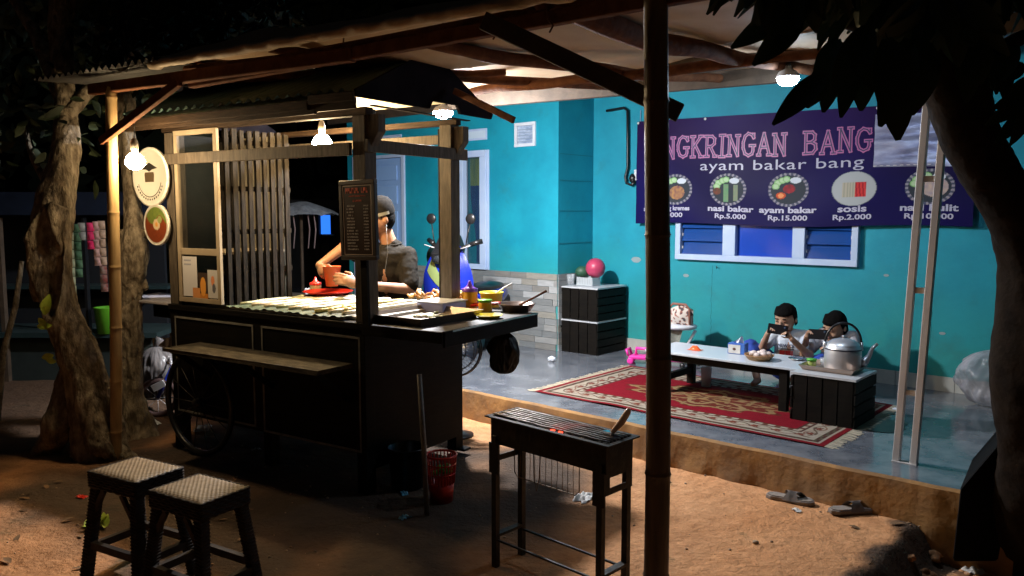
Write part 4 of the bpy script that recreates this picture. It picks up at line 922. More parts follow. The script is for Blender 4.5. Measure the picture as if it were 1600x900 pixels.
# plastic bag under the flap
def blobbag(name, label, cat, loc, dims, m, seed=0, knot=True, rz=0, amp=.28):
    t = thing(name, label, cat, loc, rz)
    def fn(u, v):
        a = 2 * pi * u; ph = pi * v; r = sin(ph) ** .6 if v < .5 else max(0.001, sin(ph)) ** (1.15 if knot else 1.9)
        z = (1 - cos(ph)) / 2
        n = noise.noise((cos(a) * 2 + seed, sin(a) * 2, z * 4)) * amp * .8 - .8 * amp * abs(noise.noise((cos(a) * 5 + seed, sin(a) * 5, z * 3.2))) + .4 * amp * abs(noise.noise((cos(a) * 11 + seed, sin(a) * 11, z * 4)))
        k = 1 + n
        return Vector((dims[0] * r * cos(a) * k, dims[1] * r * sin(a) * k, dims[2] * z))
    MB().grid(96, 56, fn).build('bag_body', m, t)
    if knot: MB().tube([(0, 0, dims[2] * .93), (.01, 0, dims[2] * 1.05), (.035, .01, dims[2] * 1.15)], [.012, .02, .034], 8).build('knot', m, t)
    return t
hb = blobbag('plastic_bag', 'black plastic bag hanging under the end of the side flap', 'bag', cw(.47, .62, .60), (.085, .06, .24), mat('black_bag_film', (.006, .006, .007), .6, bump=.6, bsc=14), 4)
MB().tube([(0, 0, .23), (.01, 0, .29)], .008, 6).build('handle', M_blackplastic, hb)
# floor fan
fan = thing('standing_fan', 'black round floor fan half hidden behind the right side of the cart', 'fan', cw(-.27, 1.14, 0), CA)
fc = Vector((0, 0, .60)); FM = Matrix.Rotation(radians(20), 4, 'Z')
fgm = MB()
for rr, yy in ((.19, 0), (.15, -.045), (.15, .035), (.10, -.062), (.05, -.07), (.185, -.02)):
    fgm.tube([fc + FM @ Vector((rr * cos(a), yy, rr * sin(a))) for a in [2 * pi * k / 36 for k in range(37)]], .0035 if rr < .18 else .006, 5, cap=False)
for k in range(40):
    a = 2 * pi * k / 40; fgm.tube([fc + FM @ Vector((r_ * cos(a), y2, r_ * sin(a))) for r_, y2 in ((.03, -.072), (.10, -.062), (.16, -.04), (.19, 0))], .0018, 4)
fgm.build('grille', M_blackplastic, fan)
for k in range(3):
    a = 2 * pi * k / 3; MB().grid(6, 6, lambda u, v: fc + FM @ Vector(((.03 + u * .13) * cos(a + (v - .5) * .9), -.01 + (v - .5) * .05, (.03 + u * .13) * sin(a + (v - .5) * .9)))).build('blade', mat('smoke_blade', (.02, .03, .05), .3), fan)
MB().lathe([(.04, -.03), (.05, 0), (.05, .08), (.03, .10)], fc, 16, M=Matrix.Rotation(-pi / 2, 4, 'X')).build('motor', M_blackplastic, fan)
MB().tube([(0, .03, 0.02), (0, .03, .58)], .014, 10).build('stem', M_blackplastic, fan); MB().lathe([(.11, 0), (.11, .012), (.03, .03)], (0, .03, 0), 28).build('base', M_blackplastic, fan)
# umbrella stick leaning against the cart side
a = G(667, 806); b = D(655, 585, a.y + .03)
sk = thing('leaning_stick', 'thin metal stick standing against the right side of the cart', 'stick', a)
MB().tube([Vector((0, 0, 0)), (b - a) * .5 + Vector((.004, 0, 0)), b - a], .013, 8).build('shaft', mat('dull_stick', (.12, .10, .08), .5, c2=(.2, .17, .14), sc=20), sk)
# red basket with slots
rb = thing('waste_basket', 'red slotted plastic waste basket beside the right side of the cart', 'basket', G(690, 782), 0)
BH, br0, br1 = .245, .058, .078
def rr_(z): return br0 + (br1 - br0) * z / BH
MB().lathe([(.001, 0), (br0, 0), (rr_(.10), .10), (rr_(.10) - .003, .10), (br0 - .003, .004), (.001, .004)], (0, 0, 0), 28, capb=False, capt=False).build('wall', M_red, rb)
m_ = MB(); m_.tube([Vector((br1 * cos(a), br1 * sin(a), BH)) for a in [2 * pi * k / 32 for k in range(33)]], .006, 7, cap=False); m_.tube([Vector((rr_(.2) * cos(a), rr_(.2) * sin(a), .20)) for a in [2 * pi * k / 32 for k in range(33)]], .0045, 5, cap=False)
m_.tube([Vector((rr_(.15) * cos(a), rr_(.15) * sin(a), .15)) for a in [2 * pi * k / 32 for k in range(33)]], .0035, 5, cap=False)
m_.build('rim', M_red, rb)
m_ = MB()
for k in range(26):
    a = 2 * pi * k / 26; m_.tube([Vector((rr_(z) * cos(a), rr_(z) * sin(a), z)) for z in (.098, .15, .2, BH)], .0035, 5)
m_.build('ribs', M_red, rb)
m_ = MB()
for k in range(10): m_.ell((random.uniform(-.04, .04), random.uniform(-.04, .04), .15 + random.uniform(0, .03)), (.022, .02, .014), n=7, m=5)
m_.build('leaf_waste', M_green, rb)
bk = thing('black_bucket', 'black bucket standing under the cart next to the red basket', 'bucket', cw(.10, .22, 0))
MB().lathe([(.001, 0), (.085, 0), (.105, .22), (.11, .222), (.107, .228), (.10, .222), (.08, .004), (.001, .004)], (0, 0, 0), 28, capb=False, capt=False).build('bucket', M_blackplastic, bk)

# ================================================================== SATAY GRILL
gp = [Vector((-.115, 3.28, 0)), Vector((.348, 2.832, 0))]; gang = atan2(gp[1].y - gp[0].y, gp[1].x - gp[0].x)
GL_, GW = (gp[1] - gp[0]).length, .20; GT = .65
grl = thing('satay_grill', 'black iron satay grill on tall legs with glowing coals, standing in front of the porch', 'grill', gp[0], gang)
def gb(name, x0, x1, y0, y1, z0, z1, bev=.002): return box(name, M_blackmetal, grl, x0, x1, y0, y1, z0, z1, bev)
m_ = MB()
m_.box(.02, GL_ - .02, .018, .022, GT - .115, GT - .006); m_.box(.02, GL_ - .02, GW - .022, GW - .018, GT - .115, GT - .006); m_.box(.02, .024, .022, GW - .022, GT - .115, GT - .006); m_.box(GL_ - .024, GL_ - .02, .022, GW - .022, GT - .115, GT - .006); m_.box(.024, GL_ - .024, .022, GW - .022, GT - .112, GT - .108)
m_.build('trough', M_blackmetal, grl)
m_ = MB(); t_ = .022
m_.box(0, GL_, 0, t_, GT - .006, GT); m_.box(0, GL_, GW - t_, GW, GT - .006, GT); m_.box(0, t_, t_, GW - t_, GT - .006, GT - .0005); m_.box(GL_ - t_, GL_, t_, GW - t_, GT - .006, GT - .0005)
m_.build('rim', mat('worn_iron_rim', (.05, .045, .04), .4, .5), grl)
M_rod = mat('shiny_worn_rod', (.34, .31, .29), .3, .9)
for k in range(7):
    y = .034 + k * .022; n = 16
    MB().tube([(.02 + (GL_ - .04) * i / n, y + .003 * noise.noise((k * 3, i * .6, 0)), GT + .005 + .004 * noise.noise((k, i * .5, 3))) for i in range(n + 1)], .0036, 6).build('rod', M_rod, grl)
for x in (.16, .33, .5): MB().tube([(x, .01, GT - .002), (x, GW - .01, GT - .002)], .003, 6).build('cross_rod', M_rod, grl)
M_coal = mat('charcoal', (.008, .008, .008), .8, c2=(.03, .03, .03), sc=30)
m_ = MB()
for k in range(150):
    m_.ell((random.uniform(.05, GL_ - .05), random.uniform(.04, GW - .04), GT - .045 + random.uniform(-.015, .012)), (.016, .013, .011), n=6, m=4)
m_.build('charcoal_bed', M_coal, grl, kind='stuff')
E_coal = emitter('ember_glow', (1, .05, .02), 5)
for (x, y) in ((.315, .07), (.335, .055), (.36, .06), (.30, .09), (.345, .085)):
    MB().ell((x, y, GT - .022), (.011, .009, .006), n=8, m=5).build('ember', E_coal, grl)
for (x, y, sx_, sy_) in ((.045, .02, -1, -1), (.045, GW - .02, -1, 1), (GL_ - .045, .02, 1, -1), (GL_ - .045, GW - .02, 1, 1)):
    MB().bar((x, y, 0), (x - sx_ * .0 , y - sy_ * .0, GT - .08), .026, .026, up=(0, 1, 0)).build('leg', M_blackmetal, grl, bevel=.002)
for x in (.028, GL_ - .028):
    m_ = MB(); m_.box(x - .002, x + .002, .01, GW - .01, GT - .20, GT - .175); m_.box(x - .002, x + .002, .01, GW - .01, GT - .135, GT - .11); m_.box(x - .002, x + .002, .01, .05, GT - .175, GT - .135); m_.box(x - .002, x + .002, GW - .05, GW - .01, GT - .175, GT - .135)
    m_.build('end_plate', M_blackmetal, grl)
MB().box(GL_ - .075, GL_ - .02, .006, .009, GT - .24, GT - .11).build('leg_socket', M_blackmetal, grl); MB().box(.02, .075, .006, .009, GT - .24, GT - .11).build('leg_socket', M_blackmetal, grl)
for y in (.02, GW - .02): MB().bar((.05, y, .12), (GL_ - .05, y, .12), .008, .008).build('stretcher', M_blackmetal, grl)
for x in (.045, GL_ - .045): MB().bar((x, .02, .14), (x, GW - .02, .14), .03, .012).build('stretcher', M_blackmetal, grl)
# grill rack hanging below
rk = thing('wire_rack', 'thin wire rack hanging under the satay grill', 'rack', gp[0] + Matrix.Rotation(gang, 3, 'Z') @ Vector((.03, .15, .36)), gang)
W_ = .36; H_ = .17; M_wire = mat('rusty_wire', (.16, .10, .05), .5, .5)
m_ = MB(); m_.tube([(0, 0, H_), (0, 0, .02), (.02, 0, .0), (W_ - .02, 0, 0), (W_, 0, .02), (W_, 0, H_), (0, 0, H_)], .0025, 6); m_.build('rim', M_wire, rk)
for k in range(1, 12):
    x = W_ * k / 12; MB().tube([(x, 0, H_), (x + .004 * sin(k), .002, H_ * .5), (x, 0, 0)], .0014, 5).build('wire', M_wire, rk)
MB().tube([(.12, -.01, .17), (.125, -.012, .03), (.14, -.012, -.03), (.155, -.012, .03), (.16, -.01, .17)], .0025, 6).build('handle_loop', M_wire, rk)
for x in (.02, W_ - .02): MB().tube([(x, 0, H_), (x, -.01, H_ + .02)], .002, 5).build('hook', M_wire, rk)
# brush with wooden handle
R3 = Matrix.Rotation(gang, 3, 'Z')
br = thing('basting_brush', 'basting brush with a pale wooden handle lying at the right end of the grill', 'brush', gp[0] + R3 @ Vector((GL_ - .075, .115, GT + .008)), gang)
MB().tube([(0, 0, 0), (.012, .012, .02), (.03, .03, .05), (.045, .045, .085), (.048, .05, .10)], [.008, .011, .014, .013, .007], 12).build('handle', mat('varnished_handle', (.62, .36, .22), .35, c2=(.8, .55, .38), sc=9), br)
MB().box(-.03, .012, -.012, .012, -.004, .010).build('ferrule', M_inox, br)

# ================================================================== RATTAN STOOLS
def stool():
    t = thing('rattan_stool', 'x', 'stool', (0, 0, 0), 0, 'woven rattan stools by the left pole')
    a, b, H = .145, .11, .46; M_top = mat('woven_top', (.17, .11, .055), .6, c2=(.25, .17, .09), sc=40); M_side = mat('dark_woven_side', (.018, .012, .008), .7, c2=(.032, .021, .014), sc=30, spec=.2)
    def top(u, v):
        x, y = (u * 2 - 1) * a, (v * 2 - 1) * b; wv = .0010 * sin(u * pi * 26) * sin(v * pi * 22)
        r = max(abs(u * 2 - 1) ** 8, abs(v * 2 - 1) ** 8); return Vector((x, y, H + wv - .010 * r))
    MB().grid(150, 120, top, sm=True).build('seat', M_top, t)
    m_ = MB()
    for z in range(6):
        zz = H - .012 - z * .011; n = 96
        per = [Vector((a * sx, b * sy, zz)) for sx, sy in ((-1, -1), (1, -1), (1, 1), (-1, 1), (-1, -1))]
        pts = []
        for s_ in range(4):
            for q in range(24): p = per[s_].lerp(per[s_ + 1], q / 24); c_ = Vector((p.x, p.y, 0)).normalized(); pts.append(p + c_ * .0035 * sin((q + s_ * 24) * pi / 2 + z * pi) + c_ * .001)
        pts.append(pts[0]); m_.tube(pts, .006, 5, cap=False)
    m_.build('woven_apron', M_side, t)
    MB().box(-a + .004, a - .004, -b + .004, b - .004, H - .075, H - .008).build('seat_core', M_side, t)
    for sx in (-1, 1):
        for sy in (-1, 1):
            top_ = Vector((sx * (a - .022), sy * (b - .022), H - .07)); bot = Vector((sx * (a + .022), sy * (b + .018), 0)); m2 = MB()
            m2.bar(bot, top_, .036, .036, up=(0, 1, 0))
            d = top_ - bot
            for k in range(30):
                p = bot + d * ((k + .5) / 30); m2.tube([p + Vector((-.0185, -.0185, .003)), p + Vector((.0185, -.0185, -.003)), p + Vector((.0185, .0185, .003)), p + Vector((-.0185, .0185, -.003)), p + Vector((-.0185, -.0185, .003))], .0040, 6, cap=False)
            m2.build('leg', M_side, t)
    for z, (q, r_) in ((.14, (a + .012, b + .010)), (.16, (a + .010, b + .008))):
        pass
    for sy in (-1, 1): MB().bar((-a - .005, sy * (b + .008), .15), (a + .005, sy * (b + .008), .15), .022, .03).build('stretcher', M_side, t)
    for sx in (-1, 1): MB().bar((sx * (a + .012), -b, .13), (sx * (a + .012), b, .13), .022, .03).build('stretcher', M_side, t)
    m2 = MB()
    for sy in (-1, 1):
        for sx in (-1, 1): MB().bar((sx * (a - .03), sy * (b - .004), H - .16), (sx * (a - .09), sy * (b - .004), H - .075), .014, .02).build('corner_brace', M_side, t)
    return t
s_a = stool(); s_a.location = (-1.535, 3.18, 0); s_a.rotation_euler = (0, 0, radians(-29)); s_a['label'] = 'rattan stool farther from the camera, beside the left bamboo pole'
s_b = copy_tree(s_a); s_b.location = (-1.187, 2.952, 0); s_b.rotation_euler = (0, 0, radians(-31)); s_b['label'] = 'nearer rattan stool in front of the cart, overlapping the other one'

# ================================================================== PORCH THINGS
def crate(label, s, t_, z, wx, wy, seed):
    random.seed(seed); h = .305
    o = thing('wooden_crate', label, 'crate', hw(s, t_, z), HA, 'black wooden crates on the porch'); m = M_black
    for sx in (0, 1):
        for sy in (0, 1):
            x = .004 if sx == 0 else wx - .034; y = .012 if sy == 0 else wy - .042; MB().box(x, x + .03, y, y + .03, 0, h - .014).build('corner_post', m, o)
    n = 4; wd = wx / n
    for sy in (0, 1):
        for k in range(n):
            y = .0 if sy == 0 else wy - .011; MB().box(k * wd + .004, (k + 1) * wd - .005, y, y + .010, random.uniform(0, .008), h - .016, j=.0015).build('slat', m, o)
    for sx in (0, 1):
        for k in range(4):
            x = -.011 if sx == 0 else wx + .001; z0 = .004 + k * (h - .02) / 4; MB().box(x, x + .010, -.004 + random.uniform(-.006, .006), wy + random.uniform(-.006, .006), z0 + .002, z0 + (h - .02) / 4 - .008, j=.002).build('slat', m, o)
    MB().box(.01, wx - .01, .01, wy - .01, .01, .022).build('bottom', m, o)
    MB().box(-.012, wx + .012, -.006, wy + .006, h - .013, h, j=.001).build('top_board', mat('white_board_top', (.50, .52, .55), .3, c2=(.56, .58, .6), sc=5), o)
    return o
crate('lower black crate of the pair stacked in the wall corner', 0.01, -.50, PZ, .40, .46, 1)
crate('upper black crate of the corner stack, carrying the pink ball', .01, -.50, PZ + .306, .40, .46, 2)
crate('black crate at the right end of the low table, under the big kettle', 2.615, -1.515, PZ, .37, .38, 3)
# low table
TZ = PZ + .30
lt = thing('low_table', 'long low table with a white top and black legs standing on the red rug', 'table', hw(1.62, -1.40, PZ), HA)
MB().box(-.15, .985, 0, .45, .285, .30).build('tabletop', mat('pale_blue_white_top', (.48, .54, .60), .28, c2=(.53, .58, .64), sc=4), lt, bevel=.003)
for x in (-.02, .85):
    for y in (.02, .39): MB().box(x, x + .055, y, y + .045, 0, .284).build('leg', M_black, lt, bevel=.002)
    MB().box(x + .01, x + .045, .066, .389, .09, .135).build('stretcher', M_black, lt)
MB().box(.036, .849, .03, .05, .235, .284).build('apron', M_black, lt); MB().box(.036, .849, .40, .42, .235, .284).build('apron', M_black, lt)
# rug with woven pattern
RX, RY = 2.07, 1.27
rug = thing('rug', 'red patterned rug with cream borders and fringes under the low table', 'rug', hw(.917, -1.985, PZ + .001), HA)
def rugc(p):
    x, y = p.x, p.y; d = min(x, RX - x, y, RY - y); n = noise.noise((x * 30, y * 30, 0)); m1 = 1 + .12 * noise.noise((x * 90, y * 90, 1))
    red = (.30, .012, .022); crm = (.62, .54, .43); brn = (.12, .045, .035); olv = (.16, .14, .09)
    along = x if d in (y, RY - y) else y
    if d < .035: c = red
    elif d < .05: c = crm
    elif d < .085: c = brn if sin(along * 60) * sin(d * 180) > .0 else olv
    elif d < .098: c = crm
    elif d < .205:
        q = (along * 7.2) % 1 - .5; e = (d - .152) / .05; r = sqrt((q * 2.1) ** 2 + e * e)
        c = crm
        if r < .36: c = (.30, .08, .05)
        elif r < .55 and sin(atan2(e, q) * 5) > .1: c = (.17, .06, .05)
        elif abs(e - .6 * sin(along * 22)) < .13: c = (.20, .13, .09)
        elif abs(e + .75 * sin(along * 22)) < .10: c = (.32, .14, .09)
    elif d < .218: c = brn
    elif d < .245: c = crm if sin(along * 80) > -.2 else (.22, .08, .05)
    elif d < .258: c = brn
    else:
        c = (.33, .010, .025)
        u, v = (x - RX / 2) / .60, (y - RY / 2) / .26; r = sqrt(u * u + v * v); a = atan2(v, u)
        if r < 1 + .12 * cos(a * 12):
            c = (.20, .035, .022)
            if abs(r - .9 - .08 * cos(a * 12)) < .05: c = (.42, .26, .12)
            pet = cos(a * 8) * .18 + .55
            if abs(r - pet) < .07: c = (.45, .30, .15)
            if r < .28: c = (.40, .24, .10) if cos(a * 6) * .1 + .16 < r else (.16, .05, .03)
            if noise.noise((x * 22, y * 26, 4)) > .25: c = (.40, .27, .13)
    if d > .258 and abs(u := (x - RX / 2)) > .66 and False: pass
    return tuple(k * .45 * m1 * (1 + .12 * n) for k in c)
mb = MB(); mb.grid(420, 260, lambda u, v: Vector((u * RX, v * RY, 0)))
cl = [rugc(v) for v in mb.v]; it2 = iter(cl)
mb.v = [Vector((v.x, v.y, .006 + .004 * noise.noise((v.x * 3, v.y * 3, 2)) + (.010 * max(0, noise.noise((v.x * 2.2, 0, 9))) if v.y < .1 else 0))) for v in mb.v]
mb.build('pile', vmat('woven_wool', .95, .1, .4, 300), rug, colf=lambda v: next(it2))
m_ = MB()
for sx in (0, 1):
    for k in range(120):
        y = RY * k / 120 + .004; x0 = 0 if sx == 0 else RX; dx = (-1 if sx == 0 else 1) * random.uniform(.05, .085)
        m_.add([(x0, y, .005), (x0, y + .008, .005), (x0 + dx, y + .006 + random.uniform(-.012, .012), .002), (x0 + dx, y + random.uniform(-.012, .012), .002)], [(0, 1, 2, 3)])
m_.build('fringe', mat('cream_fringe', (.42, .36, .26), .9), rug, kind='stuff')
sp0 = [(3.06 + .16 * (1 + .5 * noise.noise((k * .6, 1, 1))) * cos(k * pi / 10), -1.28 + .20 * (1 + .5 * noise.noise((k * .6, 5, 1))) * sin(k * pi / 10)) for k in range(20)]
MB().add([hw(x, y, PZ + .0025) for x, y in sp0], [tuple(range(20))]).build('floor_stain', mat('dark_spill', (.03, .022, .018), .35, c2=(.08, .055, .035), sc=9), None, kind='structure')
# things on the table
def hthing(name, label, cat, p, z=TZ, rz=0, group=None): return thing(name, label, cat, Vector((p.x, p.y, z)), HA + rz, group)
kx = G(1322, 586, TZ + .012)
tr2 = hthing('serving_tray', 'rectangular metal tray under the kettle at the end of the table', 'tray', G(1292, 583, TZ), TZ + .008)
tt = MB(); tt = traymesh(.17, .13, .03, .02); tt.v = [Vector((v.x + 0, v.y + .10, v.z)) for v in tt.v]; tt.build('tray', mat('copper_tray', (.40, .30, .24), .3, .7), tr2)
ket = hthing('kettle', 'big beaten aluminium kettle with tall arched handle on the tray', 'kettle', G(1316, 574, TZ + .02), TZ + .0125)
kr = .110
MB().lathe([(.001, 0), (kr * .96, 0), (kr, .012), (kr * 1.0, .125), (kr * .96, .140), (kr * .88, .152), (kr * .86, .156)], (0, 0, 0), 40, capt=False).build('body', M_alum, ket)
MB().lathe([(kr * .90, .154), (kr * .86, .162), (kr * .6, .182), (kr * .25, .193), (.012, .195), (.010, .199), (.014, .205), (.010, .211), (.001, .212)], (0, 0, 0), 40, capb=False).build('lid', M_alum, ket)
MB().lathe([(kr * 1.01, .125), (kr * 1.02, .129), (kr * 1.01, .133)], (0, 0, 0), 40, capb=False, capt=False).build('seam', mat('dark_seam', (.1, .11, .16), .3, .8), ket)
KM = Matrix.Rotation(radians(28), 3, 'Z')
MB().tube([KM @ Vector(p) for p in ((kr * .9, 0, .03), (kr + .025, 0, .055), (kr + .045, 0, .09), (kr + .06, 0, .135), (kr + .09, 0, .165))], [.034, .024, .015, .011, .010], 12).build('spout', M_alum, ket)
hp = [KM @ Vector((kr * .98 * cos(a) - .0, 0, .13 + .160 * sin(a) ** .8 if sin(a) > 0 else .13)) for a in [pi * k / 20 for k in range(21)]]
MB().tube(hp, .0075, 8).build('handle', M_blackplastic, ket)
for s_ in (-1, 1): MB().tube([KM @ Vector((s_ * kr * 1.0, 0, .12)), KM @ Vector((s_ * kr * .99, 0, .17))], .009, 8).build('handle_lug', M_alum, ket)
gj = hthing('green_jar', 'small green and yellow jar between the kettle and the second child', 'jar', G(1268, 572, TZ + .01), TZ + .0)
MB().lathe([(.001, 0), (.026, 0), (.028, .01), (.028, .04), (.02, .046)], (0, 0, 0), 20).build('jar', mat('yellow_green_glass', (.30, .36, .10), .2), gj); MB().lathe([(.031, .046), (.032, .058), (.001, .062)], (0, 0, 0), 20).build('lid', M_green, gj)
gs = hthing('glass', 'small clear glass standing beside the green jar', 'glass', G(1287, 574, TZ), TZ + .002)
MB().lathe([(.001, 0), (.02, 0), (.026, .06), (.0245, .06), (.018, .004), (.001, .004)], (0, 0, 0), 20, capb=False, capt=False).build('glass', M_clear, gs)
pl = hthing('metal_plate', 'small shallow metal plate on the table left of the jar', 'plate', G(1246, 562, TZ), TZ + .001)
MB().lathe([(.001, .003), (.045, .003), (.06, .012), (.061, .010), (.04, 0), (.001, 0)], (0, 0, 0), 24, capb=False, capt=False).build('plate', M_inox, pl)
wbk = hthing('wicker_basket', 'shallow wicker basket filled with eggs on the low table', 'basket', G(1186, 562, TZ), TZ)
MB().lathe([(.001, 0), (.07, 0), (.095, .03), (.10, .036), (.096, .037), (.088, .032), (.066, .005), (.001, .005)], (0, 0, 0), 32, capb=False, capt=False).build('basket', M_wicker, wbk)
for (x, y, z) in ((-.05, .01, .035), (-.01, .035, .038), (.035, -.005, .04), (.05, .03, .04), (.0, -.03, .034), (-.03, -.02, .045), (.02, .02, .052)):
    MB().ell((x, y, z), (.026, .021, .019), n=14, m=9).build('egg', mat('pale_egg_shell', (.60, .50, .48), .45), wbk)
tb = hthing('tissue_box', 'blue and white tissue box with a tissue sticking out on the low table', 'tissue box', G(1153, 552, TZ), TZ, radians(8))
MB().box(-.06, .06, -.045, .045, 0, .075).build('box', mat('blue_card', (.03, .10, .42), .5, c2=(.05, .16, .5), sc=9), tb, bevel=.003)
MB().box(-.055, .030, -.0475, -.0455, .006, .066).build('white_label', M_paper, tb); MB().ell((-.012, -.0485, .036), (.012, .001, .010), n=12, m=6).build('label_mark', mat('mark_ink', (.12, .06, .05), .5), tb)
MB().grid(10, 8, lambda u, v: Vector(((u - .5) * .08 * (1 - v * .7) + .02 * v, .01 * sin(u * 9), .076 + v * .05 - .03 * abs(u - .6) * v))).build('tissue', M_white, tb)
oc = hthing('orange_lump', 'small bright orange cloth lying on the table near the dark pole', 'cloth', G(1086, 547, TZ), TZ)
MB().grid(18, 14, lambda u, v: Vector(((u - .5) * .10, (v - .5) * .07, .003 + .028 * max(0, 1 - ((u - .5) ** 2 + (v - .5) ** 2) * 5) * (1 + .5 * noise.noise((u * 5, v * 5, 0)))))).build('cloth', M_orange, oc)
ug = thing('drinking_glass', 'tall clear plastic cup standing on the rug under the table', 'cup', G(1103, 606, PZ) + Vector((0, 0, .012)))
MB().lathe([(.001, 0), (.034, 0), (.042, .14), (.040, .14), (.031, .004), (.001, .004)], (0, 0, 0), 22, capb=False, capt=False).build('cup', mat('milky_clear_plastic', (.6, .6, .66), .2, alpha=.55), ug)
# ball, basket on the crates
cz = PZ + .612
pbk = thing('white_basket', 'small white plastic basket on top of the corner crates', 'basket', hw(.17, -.30, cz + .001), HA)
m_ = MB(); m_.box(-.085, .085, -.06, .06, 0, .004); 
for (x0, x1, y0, y1) in ((-.09, .09, -.063, -.060), (-.09, .09, .060, .063), (-.09, -.086, -.060, .060), (.086, .09, -.060, .060)): m_.box(x0, x1, y0, y1, 0, .075)
m_.build('basket', mat('basket_white', (.42, .46, .48), .4), pbk); 
for k in range(9): MB().box(-.08 + k * .019, -.076 + k * .019, -.0650, -.0632, .01, .07).build('rib', mat('basket_rib', (.3, .33, .35), .4), pbk)
pkb = thing('pink_ball', 'pink rubber ball resting in the white basket on the crates', 'ball', hw(.235, -.28, cz + .075), 0)
MB().ell((0, 0, .088), (.092, .092, .092), n=28, m=18).build('ball', mat('pink_rubber', (.50, .05, .12), .4, c2=(.36, .04, .10), sc=5), pkb)
gt = thing('green_toy', 'dark green round toy beside the pink ball on the crates', 'toy', hw(.08, -.27, cz + .07), 0)
MB().ell((0, 0, .05), (.07, .055, .055), n=18, m=10).build('toy', mat('dark_green_toy', (.03, .09, .05), .5), gt)
pc = thing('plastic_cup', 'cloudy plastic cup beside the white basket on the crates', 'cup', hw(.02, -.38, cz + .001))
MB().lathe([(.001, 0), (.035, 0), (.04, .10), (.038, .10), (.033, .003), (.001, .003)], (0, 0, 0), 20, capb=False, capt=False).build('cup', M_clear, pc)
# baby high chair / walker by the wall
bc = thing('baby_walker', 'white baby walker with a patterned cushion behind the left end of the table', 'baby walker', hw(1.14, -.40, PZ), HA)
MB().lathe([(.001, .315), (.19, .315), (.215, .325), (.22, .345), (.19, .352), (.001, .350)], (-.02, 0, 0), 36, sy=.72, capb=False, capt=False).build('tray', M_white, bc)
def cush(u, v): return Vector((.06 + (u - .5) * .20, -.02 + .05 * sin(v * pi) * sin(u * pi) * 0 - .045 * sin(pi * u) * sin(pi * v), .35 + v * .17 * (1 - .25 * abs(u - .5) * 2)))
def cushc(p):
    n = noise.noise((p.x * 38, p.z * 38, 3)); return (.62, .56, .5) if n < .12 else ((.3, .10, .07) if n < .3 else (.05, .05, .06))
c3 = MB().grid(40, 34, cush); c3.grid(40, 34, lambda u, v: cush(1 - u, v) + Vector((0, .05 + .05 * sin(pi * u) * sin(pi * v), 0))); c3.build('cushion', vmat('patterned_cloth', .8), bc, colf=cushc)
MB().tube([(-.045, -.03, .35), (-.04, -.03, .48), (0, -.03, .525), (.12, -.03, .525), (.155, -.03, .49), (.16, -.03, .36)], .010, 8).build('cushion_piping', mat('brown_piping', (.25, .1, .07), .7), bc)
MB().grid(20, 14, lambda u, v: Vector(((u - .5) * .26 * (1 - .35 * v), -.10 + .02 * sin(u * 9), .315 - v * .17))).build('seat_cloth', mat('camouflage_cloth', (.12, .13, .11), .8, c2=(.28, .3, .26), sc=14), bc)
for (p, q) in (((.19, .02, .31), (.10, -.05, .10)), ((-.02, -.10, .31), (.14, -.02, .10)), ((-.19, .02, .31), (-.08, -.05, .10)), ((.02, .10, .31), (-.14, .02, .10))): MB().tube([p, q], .012, 8).build('leg', M_white, bc)
m_ = MB(); m_.tube([(.24 * cos(a), .17 * sin(a), .07) for a in [2 * pi * k / 30 for k in range(31)]], .016, 8, cap=False); m_.build('base_ring', M_pink, bc)
for k in range(4): MB().lathe([(.02, -.01), (.024, 0), (.02, .01)], (.24 * cos(k * pi / 2 + .7), .17 * sin(k * pi / 2 + .7), .0245), 12, M=Matrix.Rotation(pi / 2, 4, 'X')).build('caster', M_blackplastic, bc)
tc_ = thing('toy_car', 'pink plastic ride-on toy half hidden behind the dark pole', 'toy', G(1003, 568, PZ), HA + .4)
MB().box(-.11, .13, -.06, .06, .04, .075).build('body', M_pink, tc_, bevel=.012)
MB().tube([(-.11, -.05, .07), (-.125, -.05, .12), (-.115, .05, .12), (-.10, .05, .07)], .012, 8).build('handle', M_pink, tc_)
MB().tube([(-.05, 0, .07), (-.05, 0, .13), (.08, 0, .13), (.10, 0, .07)], .014, 8).build('seat', M_pink, tc_)
for (x, y) in ((-.09, -.06), (-.09, .06), (.1, -.06), (.1, .06)): MB().lathe([(.02, -.01), (.028, -.006), (.028, .006), (.02, .01)], (x, y, .028), 16, M=Matrix.Rotation(pi / 2, 4, 'X')).build('wheel', M_pink, tc_)
# sack
blobbag('plastic_sack', 'bulging translucent plastic sack leaning on the wall behind the right tree', 'sack', hw(3.50, -.28, PZ + .002), (.23, .16, .38), mat('sack_film', (.30, .30, .34), .3, c2=(.55, .54, .60), sc=5, bump=.8, bsc=9, alpha=.5, lo=.45, hi=.6), 9, knot=True, amp=.30, rz=HA)
cup_ = blobbag('white_cup', 'upturned white plastic cup lying on the porch near the dado', 'cup', G(862, 565, PZ) + Vector((0, 0, .001)), (.035, .035, .05), M_white, 1, knot=False, amp=.1)
